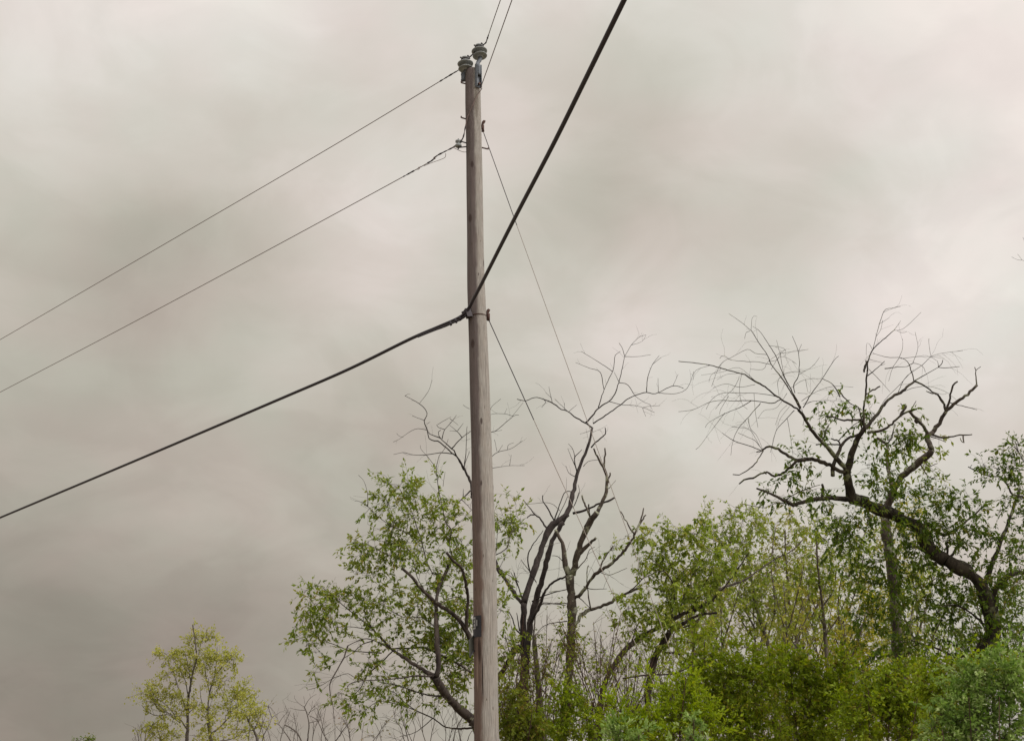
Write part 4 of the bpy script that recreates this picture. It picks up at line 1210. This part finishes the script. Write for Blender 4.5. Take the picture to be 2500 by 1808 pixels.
tree('twiggy_shrub', 'reddish-brown twiggy shrub fanning up right of the lichen-covered tree', 'shrub', 23.0, fan(1465, 1740, 9, 130, 290, 1).replace('BB', 'bk'),
     [(1420, 1600, 60, 50, 10), (1500, 1600, 60, 60, 12), (1560, 1640, 50, 50, 10)], seed=23, bark='bark_red', leaf='leaf_vine', b1=(3.2, .3, .9), b2=(3.2, .12, .4), lv=(2.2, .07, .5, .3), sh=(.15, .3), sh_per=4, b_up=.25)
tree('twiggy_shrub', 'thin grey twiggy shrub between the dead tree and the lichen-covered tree', 'shrub', 29.5, fan(1330, 1760, 8, 90, 300, 2).replace('BB', 'bk'),
     [(1330, 1640, 60, 60, 8)], seed=24, bark='bark_grey', leaf='leaf_vine', b1=(3, .3, .9), b2=(3, .12, .4), lv=(1.8, .07, .5, .3), sh=(.15, .3), sh_per=4, b_up=.25)
tree('twiggy_shrub', 'pale twiggy shrub standing behind the brown fanning shrub', 'shrub', 31.0, fan(1545, 1750, 9, 140, 260, 3).replace('BB', 'bk'),
     [(1540, 1600, 90, 50, 14), (1610, 1620, 60, 50, 12)], seed=25, bark='bark_grey', leaf='leaf_green', b1=(3, .3, .9), b2=(3, .12, .4), lv=(3, .08, .5, .3), sh=(.15, .3), sh_per=4, b_up=.25)
tree('bare_shrub', 'bare grey many-stemmed shrub showing left of the pole foot', 'shrub', 33.0, '''
K6 b 20 8 450,1588 400,1400 370,1280 240,1100 190,870
K6 Tb 20 8 540,1588 450,1250 370,1030 340,850
K6 b 16 7 620,1588 520,1350 420,1080 380,980
K6 Tb 18 8 930,1588 870,1400 780,1100 750,950 730,880
K6 b 14 7 870,1400 865,1000 880,500
K6 Tb 18 8 1050,1588 1080,1400 1130,1200 1140,900 1140,600
K6 Tb 30 14 1580,1588 1640,1300 1780,1050
K6 Tb 26 12 1750,1588 1690,1330 1640,1100 1620,900
K6 Tb 18 8 1400,1588 1400,1350 1330,1100 1240,900
K6 Tb 16 8 1480,1588 1540,1300 1560,1050
K6 b 14 7 650,1588 700,1300 600,1000 570,850
K6 Tb 18 8 1900,1588 1960,1420 2040,1300
''', seed=26, bark='bark_far', b1=(4.2, .4, 1.1), b2=(3.4, .15, .45), b_up=.3)


def shrub(name, label, Y, cr, stems, seed, leaf, **kw):
    s = ''; rg = np.random.default_rng(seed)
    for k, (x, y0, x1, y1) in enumerate(stems):
        s += f"P {'T' if k else 'x'} 5 1.6 {x},{y0} {x * .8 + x1 * .2 + rg.uniform(-6, 6):.0f},{y0 * .6 + y1 * .4:.0f} {x1},{y1}\n"
    cr = list(cr) + [(a[0] + rg.uniform(-.3, .3) * a[2], a[1] - .75 * a[3], a[2] * 1.05, a[3] * .8, max(2, int(a[4] * .16))) for a in cr]     # stray shoots above the mass
    d = dict(sh=(.15, .38), sh_per=15, lv=(16, .07, .46, .2), aup=.2, thick=.8, group='leafy shrubs under the trees'); d.update(kw)
    return tree(name, label, 'shrub', Y, s, cr, seed=seed, leaf=leaf, **{'bark': 'bark_red', **d})


shrub('leafy_shrub', 'low olive-leaved shrub at the pole foot, on its right', 22, [(1250, 1770, 50, 50, 40), (1240, 1700, 35, 50, 18), (1300, 1790, 50, 40, 26)], [(1250, 2000, 1240, 1700), (1280, 2000, 1300, 1730)], 31, 'leaf_vine')
shrub('leafy_shrub', 'dull green shrub before the foot of the lichen-covered tree', 22.5, [(1350, 1780, 60, 45, 34), (1420, 1760, 50, 60, 34), (1360, 1710, 40, 40, 12)], [(1370, 2000, 1350, 1730), (1400, 2000, 1430, 1710)], 32, 'leaf_olive')
shrub('leafy_shrub', 'vivid bright green shrub low in the middle, feathery upright shoots', 15, [(1600, 1800, 110, 36, 56), (1650, 1755, 60, 36, 28), (1530, 1785, 60, 28, 20), (1672, 1690, 26, 40, 8), (1590, 1690, 14, 30, 4), (1700, 1740, 40, 50, 18), (1740, 1780, 40, 40, 16), (1620, 1690, 20, 30, 5), (1500, 1740, 20, 20, 4)],
      [(1600, 2100, 1600, 1700), (1650, 2100, 1670, 1670), (1560, 2100, 1520, 1740), (1700, 2100, 1720, 1740), (1630, 2100, 1592, 1665), (1640, 2100, 1676, 1645)], 33, 'leaf_bright', lv=(18, .055, .36, -.25), sh=(.14, .32), sh_up=.7, sh_per=18, aim=1.1)
shrub('leafy_shrub', 'broad dense olive shrub right of the vivid green one', 21, [(1790, 1710, 90, 60, 60), (1740, 1650, 70, 60, 36), (1840, 1640, 80, 50, 44), (1830, 1780, 90, 50, 60), (1720, 1590, 50, 40, 14)],
      [(1790, 2000, 1780, 1650), (1820, 2000, 1850, 1620), (1760, 2000, 1710, 1580), (1840, 2000, 1800, 1700)], 34, 'leaf_olive')
shrub('leafy_shrub', 'broad dense olive shrub below the straight dark-stemmed tree', 22, [(1960, 1700, 90, 60, 60), (1930, 1630, 80, 40, 36), (2040, 1650, 80, 50, 44), (1990, 1780, 100, 50, 60)],
      [(1960, 2000, 1930, 1640), (1990, 2000, 2040, 1620), (1940, 2000, 1980, 1700)], 35, 'leaf_olive')
shrub('leafy_shrub', 'yellow-green shrub below the trunk of the lichen-grey broken tree', 18.5, [(2130, 1740, 90, 70, 70), (2180, 1660, 70, 40, 26), (2220, 1760, 70, 60, 46)],
      [(2130, 2000, 2120, 1680), (2160, 2000, 2180, 1650), (2200, 2000, 2240, 1700)], 36, 'leaf_olive')
shrub('leafy_shrub', 'yellow-green shrub right in front of the crooked tree\'s trunk', 15, [(2330, 1650, 70, 30, 30), (2400, 1640, 60, 30, 26), (2300, 1700, 50, 40, 24), (2470, 1640, 50, 30, 20)],
      [(2330, 2100, 2320, 1660), (2380, 2100, 2400, 1630), (2300, 2100, 2290, 1690), (2450, 2100, 2470, 1640)], 37, 'leaf_olive', lv=(16, .06, .5, .2))
rp = np.random.default_rng(77)
clumps = [(2300 + a * 14 + rp.uniform(-14, 14), 1655 + max(0, (6 - a)) * 15 + b * 34 + rp.uniform(-18, 18), rp.uniform(20, 38), rp.uniform(14, 28), int(rp.integers(7, 16))) for a in range(15) for b in range(6) if 1655 + max(0, (6 - a)) * 15 + b * 34 < 1840]
clumps += [(2360, 1640, 14, 20, 4), (2405, 1622, 16, 20, 5), (2455, 1615, 18, 16, 5), (2490, 1625, 18, 20, 5), (2318, 1690, 12, 18, 3)]
shrub('pale_shrub', 'big soft pale grey-green shrub filling the lower right corner', 9.5, clumps, [(2420, 2300, 2400, 1720), (2450, 2300, 2470, 1680), (2390, 2300, 2330, 1740), (2360, 2300, 2300, 1780), (2430, 2300, 2440, 1700), (2400, 2300, 2365, 1700)], 38, 'leaf_pale',
      lv=(16, .042, .42, -.1), sh=(.08, .26), sh_per=17, sh_up=.35, aim=.9, group=None)
shrub('pale_shrub', 'pale silvery shoot tip poking up before the vivid green shrub', 10, [(1692, 1790, 18, 35, 16), (1680, 1830, 45, 25, 16)], [(1690, 2300, 1694, 1755), (1680, 2300, 1672, 1790)], 39, 'leaf_pale', lv=(14, .045, .38, -.2), sh=(.06, .16), sh_per=24, sh_up=.6, aim=1.1, group=None)
shrub('pale_shrub', 'low pale silvery shoots at the bottom left of the vivid green shrub', 10.5, [(1530, 1805, 50, 22, 22), (1510, 1785, 14, 18, 6)], [(1520, 2300, 1510, 1775), (1550, 2300, 1560, 1790)], 40, 'leaf_pale', lv=(14, .045, .38, -.2), sh=(.06, .16), sh_per=24, sh_up=.6, aim=1.1, group=None)

# denser brush under the trees
for k, (x, sp_, h, Y, lab, mt, bk) in enumerate([
        (1235, 60, 200, 24, 'brown twiggy brush close on the right side of the pole foot', 'leaf_vine', 'bark_red'),
        (1300, 80, 250, 25.5, 'dark twiggy brush before the thin bare trunk', 'leaf_vine', 'bark_red'),
        (1440, 90, 260, 25, 'dark brown brush tangled before the foot of the leaning leafy tree', 'leaf_olive', 'bark_red'),
        (1530, 90, 230, 24.5, 'brown brush rising behind the vivid green shrub', 'leaf_olive', 'bark_red'),
        (1640, 90, 240, 28, 'brown brush under the limbs of the leaning leafy tree', 'leaf_olive', 'bark_grey')]):
    tree('twiggy_shrub', lab, 'shrub', Y, fan(x, 1770, 8, sp_, h, 80 + k).replace('BB', 'bk'), [(x - sp_ * .5, 1740, sp_ * .6, 50, 20), (x + sp_ * .5, 1740, sp_ * .6, 50, 20), (x, 1650, sp_ * .7, 60, 16)], seed=90 + k, bark=bk, leaf=mt,
         b1=(3.4, .3, .9), b2=(3.6, .12, .4), lv=(4, .075, .48, .3), sh=(.15, .32), sh_per=8, b_up=.25)
for k, (x, y0, Y, lab, mt, cr) in enumerate([
        (1690, 1340, 43, 'pale green tree behind the limbs of the leaning leafy tree', 'leaf_thicket', [(1650, 1480, 70, 60, 26), (1720, 1480, 70, 70, 30), (1690, 1580, 90, 60, 34), (1700, 1400, 60, 40, 16)]),
        (1960, 1330, 45, 'pale green tree seen between the thicket stems', 'leaf_thicket', [(1880, 1450, 80, 60, 26), (1980, 1460, 80, 70, 28), (1930, 1570, 100, 60, 38), (2050, 1560, 70, 60, 24), (1960, 1360, 70, 40, 16)]),
        (2240, 1360, 40, 'green tree behind the trunk of the broken lichen-grey tree', 'leaf_green', [(2180, 1430, 70, 60, 20), (2260, 1440, 70, 70, 24), (2200, 1550, 90, 60, 32), (2290, 1560, 70, 60, 26), (2230, 1650, 100, 50, 34)]),
        (2420, 1400, 38, 'dark green tree behind the trunk of the crooked tree', 'leaf_dark', [(2380, 1500, 60, 60, 20), (2460, 1480, 60, 70, 24), (2400, 1590, 80, 50, 28), (2480, 1580, 50, 60, 20)])]):
    rg = np.random.default_rng(300 + k); ln = f'P l 9 3 {x + 10},1900 {x + 6},1700 {x},1550 {x - 4},{y0 + 40}\n'
    for q in range(5):
        f = q / 5; hx = (-1) ** q * rg.uniform(40, 80); yy = 1700 - f * 200
        ln += f'P l 5 2 {x + 4},{yy:.0f} {x + hx * .5:.0f},{yy - 70:.0f} {x + hx:.0f},{yy - 160:.0f}\n'
    tree('thicket_tree', lab, 'tree', Y, ln, cr, seed=310 + k, bark='bark_grey', leaf=mt, aup=.35, sh=(.3, .6), sh_per=5.5, lv=(13, .115, .5, .3), group='trees of the green thicket')

for k, (x, Y, lab, mt) in enumerate([(1740, 31, 'low green shrub at the feet of the y-shaped trunk', 'leaf_vine'), (1910, 32, 'low green shrub at the feet of the multi-stemmed tree', 'leaf_thicket'),
                                     (2070, 31, 'low green shrub at the foot of the yellowish tree', 'leaf_olive'), (2250, 28, 'low green shrub between the broken tree and crooked tree', 'leaf_vine')]):
    shrub('leafy_shrub', lab, Y, [(x - 50, 1720, 70, 50, 34), (x + 50, 1720, 70, 50, 34), (x, 1790, 110, 40, 46), (x, 1660, 70, 40, 22)], [(x - 30, 2000, x - 60, 1680), (x, 2000, x, 1650), (x + 30, 2000, x + 60, 1680)], 120 + k, mt, lv=(14, .10, .5, .2), sh=(.2, .45), sh_per=8)

# far trees on the left
FAR = dict(bark='bark_far', leaf='leaf_maple', aup=.4, wmin=.42, sh=(.25, .6), sh_per=3.2, sh_up=.5, sh_ang=(.3, .8), lv=(19, .115, .7, .1), lim_per=1.2, jit=.25, thick=.9, spread=.08)
tree('maple_tree', 'tallest yellow-green tree standing far off on the left', 'tree', 58, '''
Z6 n 46 34 775,1660 790,1500 790,1300 800,1100
Z6 l 30 10 800,1100 830,930 855,800 890,680 900,600 880,400 850,220
Z6 l 16 6 790,1330 720,1100 660,950 620,800 560,720 500,700
Z6 l 14 6 800,1100 760,900 700,780 610,640
Z6 l 14 6 785,1500 700,1380 560,1300 400,1180 280,1150
Z6 l 10 5 700,1400 620,1300 480,1160 340,1080 200,1060
Z6 l 12 5 830,930 800,750 760,560
Z6 l 10 5 700,1420 560,1320 420,1330 300,1280 230,1200
Z6 l 12 5 850,820 920,600 960,430 1040,260
Z6 l 12 5 795,1300 850,1250 920,1150
''', [(488, 1556, 26, 12, 9), (464, 1562, 12, 12, 5), (512, 1556, 12, 14, 7), (430, 1602, 46, 20, 18), (490, 1612, 40, 20, 12), (400, 1605, 30, 14, 7), (440, 1640, 45, 20, 12), (400, 1680, 45, 30, 16), (370, 1700, 34, 22, 9), (440, 1720, 50, 30, 16), (420, 1750, 50, 26, 12), (355, 1690, 22, 12, 4)], seed=51, **FAR)
tree('maple_tree', 'yellow-green tree close on the right of the tallest far one', 'tree', 57, '''
Z6 n 44 34 1085,1660 1060,1520 1040,1400
Z6 l 24 8 1040,1400 1040,1200 1070,1000 1120,850 1145,650 1150,500
Z6 l 14 6 1060,1060 1020,880 990,700 1000,560
Z6 l 12 6 1120,850 1200,750 1300,640 1400,550
Z6 l 22 7 1080,1560 1200,1450 1310,1320 1320,1180 1390,1080 1400,950
Z6 l 12 5 1310,1290 1450,1180 1560,1090 1640,1050
Z6 l 10 5 1050,1300 960,1150 940,950
Z6 l 14 6 1180,1640 1300,1620 1390,1580 1480,1500
Z6 l 10 5 1100,930 1200,870 1280,850
''', [(530, 1602, 28, 14, 9), (562, 1606, 24, 12, 8), (510, 1610, 30, 30, 10), (550, 1620, 30, 20, 7), (525, 1670, 30, 30, 10), (550, 1660, 24, 14, 4), (580, 1680, 26, 22, 7), (560, 1710, 50, 30, 14), (500, 1740, 40, 30, 12), (590, 1730, 40, 30, 12), (530, 1780, 60, 26, 14)], seed=52, **FAR)
tree('maple_tree', 'thin-leaved tree leaning left at the right edge of the far group', 'tree', 55, '''
Z6 n 30 16 1650,1660 1610,1530 1540,1400 1480,1320 1380,1290
Z6 l 12 5 1540,1400 1560,1250 1590,1150 1660,1090
Z6 l 10 5 1600,1510 1650,1400 1680,1320
Z6 l 10 5 1600,1510 1480,1500 1340,1500
''', [(625, 1745, 24, 22, 8), (630, 1765, 20, 22, 6), (600, 1755, 26, 24, 6), (600, 1790, 30, 16, 5)], seed=53, **FAR)
tree('maple_tree', 'short yellow-green tree at the left foot of the far group', 'tree', 59, '''
Z6 n 18 10 480,1660 440,1550 420,1480
Z6 l 10 4 470,1620 380,1560 330,1480
Z6 l 10 4 480,1620 540,1560 560,1500
Z6 n 8 4 420,1480 418,1400
''', [(385, 1785, 40, 22, 16), (375, 1770, 18, 10, 4), (410, 1800, 30, 14, 6), (500, 1800, 40, 12, 8)], seed=54, **FAR)
tree('bare_tree', 'small hazy bluish twiggy tree at the far left of the far group', 'tree', 75, '''
Z6 b 12 5 200,1680 190,1600 160,1500 150,1470
Z6 Tb 12 5 230,1680 220,1580 240,1480
Z6 Tb 12 5 260,1680 280,1560 300,1450
Z6 Tb 10 5 170,1690 160,1620 140,1540
''', seed=55, bark='bark_far', b1=(2.6, .4, 1.4), b2=(2.2, .2, .7), b_up=.6, wmin=.4)
tree('far_bush', 'tiny green tree top just showing at the bottom left edge', 'tree', 80, '''
P l 4 2 215,1850 216,1815 218,1803
P l 3 2 216,1830 230,1810
''', [(220, 1806, 12, 5, 5), (190, 1808, 8, 3, 3)], seed=56, **{**FAR, 'leaf': 'leaf_dark'})
BARE = dict(bark='bark_far', b1=(1.5, .35, 1.0), b2=(1.7, .15, .5), b_up=.35, wmin=.36, cat='bare sapling', group='bare saplings along the skyline')


def bare(label, limbs, seed, Y=38, leaf=None, crowns=(), **kw):
    d = {**BARE, **kw}; cat = d.pop('cat'); return tree('bare_sapling', label, cat, Y, limbs, crowns, seed=seed, leaf=leaf, **d)


bare('bare sapling with curved stem and budding tips, nearest the yellow-green trees', '''
K5 b 12 6 405,690 440,570 500,460 535,360
K5 b 8 3 535,360 510,300 500,260 490,195
K5 b 7 3 535,360 600,320 645,290
K5 b 7 3 470,510 400,470 370,400
''', 71, leaf='leaf_bud', crowns=[(660, 1725, 10, 8, 4)], lv=(2, .07, .5, 0))
bare('bare sapling with a sharp kink beside the curved budding one', '''
K5 b 12 6 785,680 700,550 620,450 560,430
K5 b 8 3 620,440 650,390 680,350 740,285
K5 b 7 3 700,550 640,560 600,500
''', 72)
bare('tallest bare sapling, its crown wide and open against the sky', '''
K5 n 18 12 980,690 1000,500 995,380 965,280 945,230
K5 b 8 3 945,230 990,150 1040,100 1095,70
K5 b 7 3 945,230 870,180 820,120 822,80
K5 b 7 3 950,270 850,265 760,240
K5 b 8 3 995,330 1040,250 1140,175
K5 b 6 3 1035,260 1045,150
K5 b 7 3 1000,300 1100,240
K5 b 8 4 1005,430 1080,410 1165,398
K5 n 4 2 950,190 935,95
K5 n 4 2 1020,120 1012,60
''', 73, b1=(1.3, .3, .7))
bare('thick dark dead stem leaning left below the tallest bare sapling', '''
K5 b 20 14 920,690 870,580 800,510 700,455
K5 b 9 5 900,640 850,560 760,520
''', 74, Y=36)
bare('bare sapling leaning left, right of the tallest one', '''
K5 b 12 6 1260,690 1190,580 1140,470 1100,390 1010,340
K5 b 7 3 1100,390 1120,280 1160,230
K5 b 7 3 1170,540 1215,470 1210,400
K5 n 7 4 1200,590 1240,560 1285,535
K5 b 7 3 1215,480 1280,430
''', 75)
bare('bare stem leaning right below the dangling broken bough', '''
K5 b 14 5 1320,690 1420,540 1500,440 1560,390
K5 b 8 3 1480,470 1440,390 1400,350
K5 b 9 4 1390,600 1410,520 1420,460
''', 76, leaf='leaf_bud', crowns=[(840, 1755, 20, 20, 5)], lv=(2, .07, .5, 0))
bare('slight upright bare sapling crossing behind the right-leaning stem', '''
K5 b 11 5 1525,690 1510,560 1490,490 1450,420
K5 b 7 3 1510,560 1560,500 1600,520
''', 77)
bare('thin budding sapling standing alone between broken bough and pole', '''
K5 b 9 4 1780,690 1870,580 1920,490 1985,430
K5 b 6 3 1920,490 1895,415
K5 b 6 3 1830,620 1740,575
''', 78, leaf='leaf_bud', crowns=[(940, 1765, 8, 6, 3), (905, 1795, 12, 8, 4)], lv=(3, .08, .5, 0), b1=(.6, .2, .5))
rgb = np.random.default_rng(9)
s = ''
for k in range(16):
    x = 600 + k * 22 + rgb.uniform(-8, 8); h = rgb.uniform(25, 85); a = rgb.uniform(-30, 30)
    s += f"P {'T' if k else ''}b 1.8 .9 {x:.0f},1840 {x + a * .3:.0f},{1808 - h * .3:.0f} {x + a:.0f},{1808 - h:.0f}\n"
tree('bare_shrub', 'low tangle of bare brush under the saplings left of the pole', 'shrub', 40, s, seed=79, bark='bark_far', b1=(2.4, .3, .9), b2=(2.4, .15, .45), b_up=.35, wmin=.34)
for q in STAT: print('TREE', q)
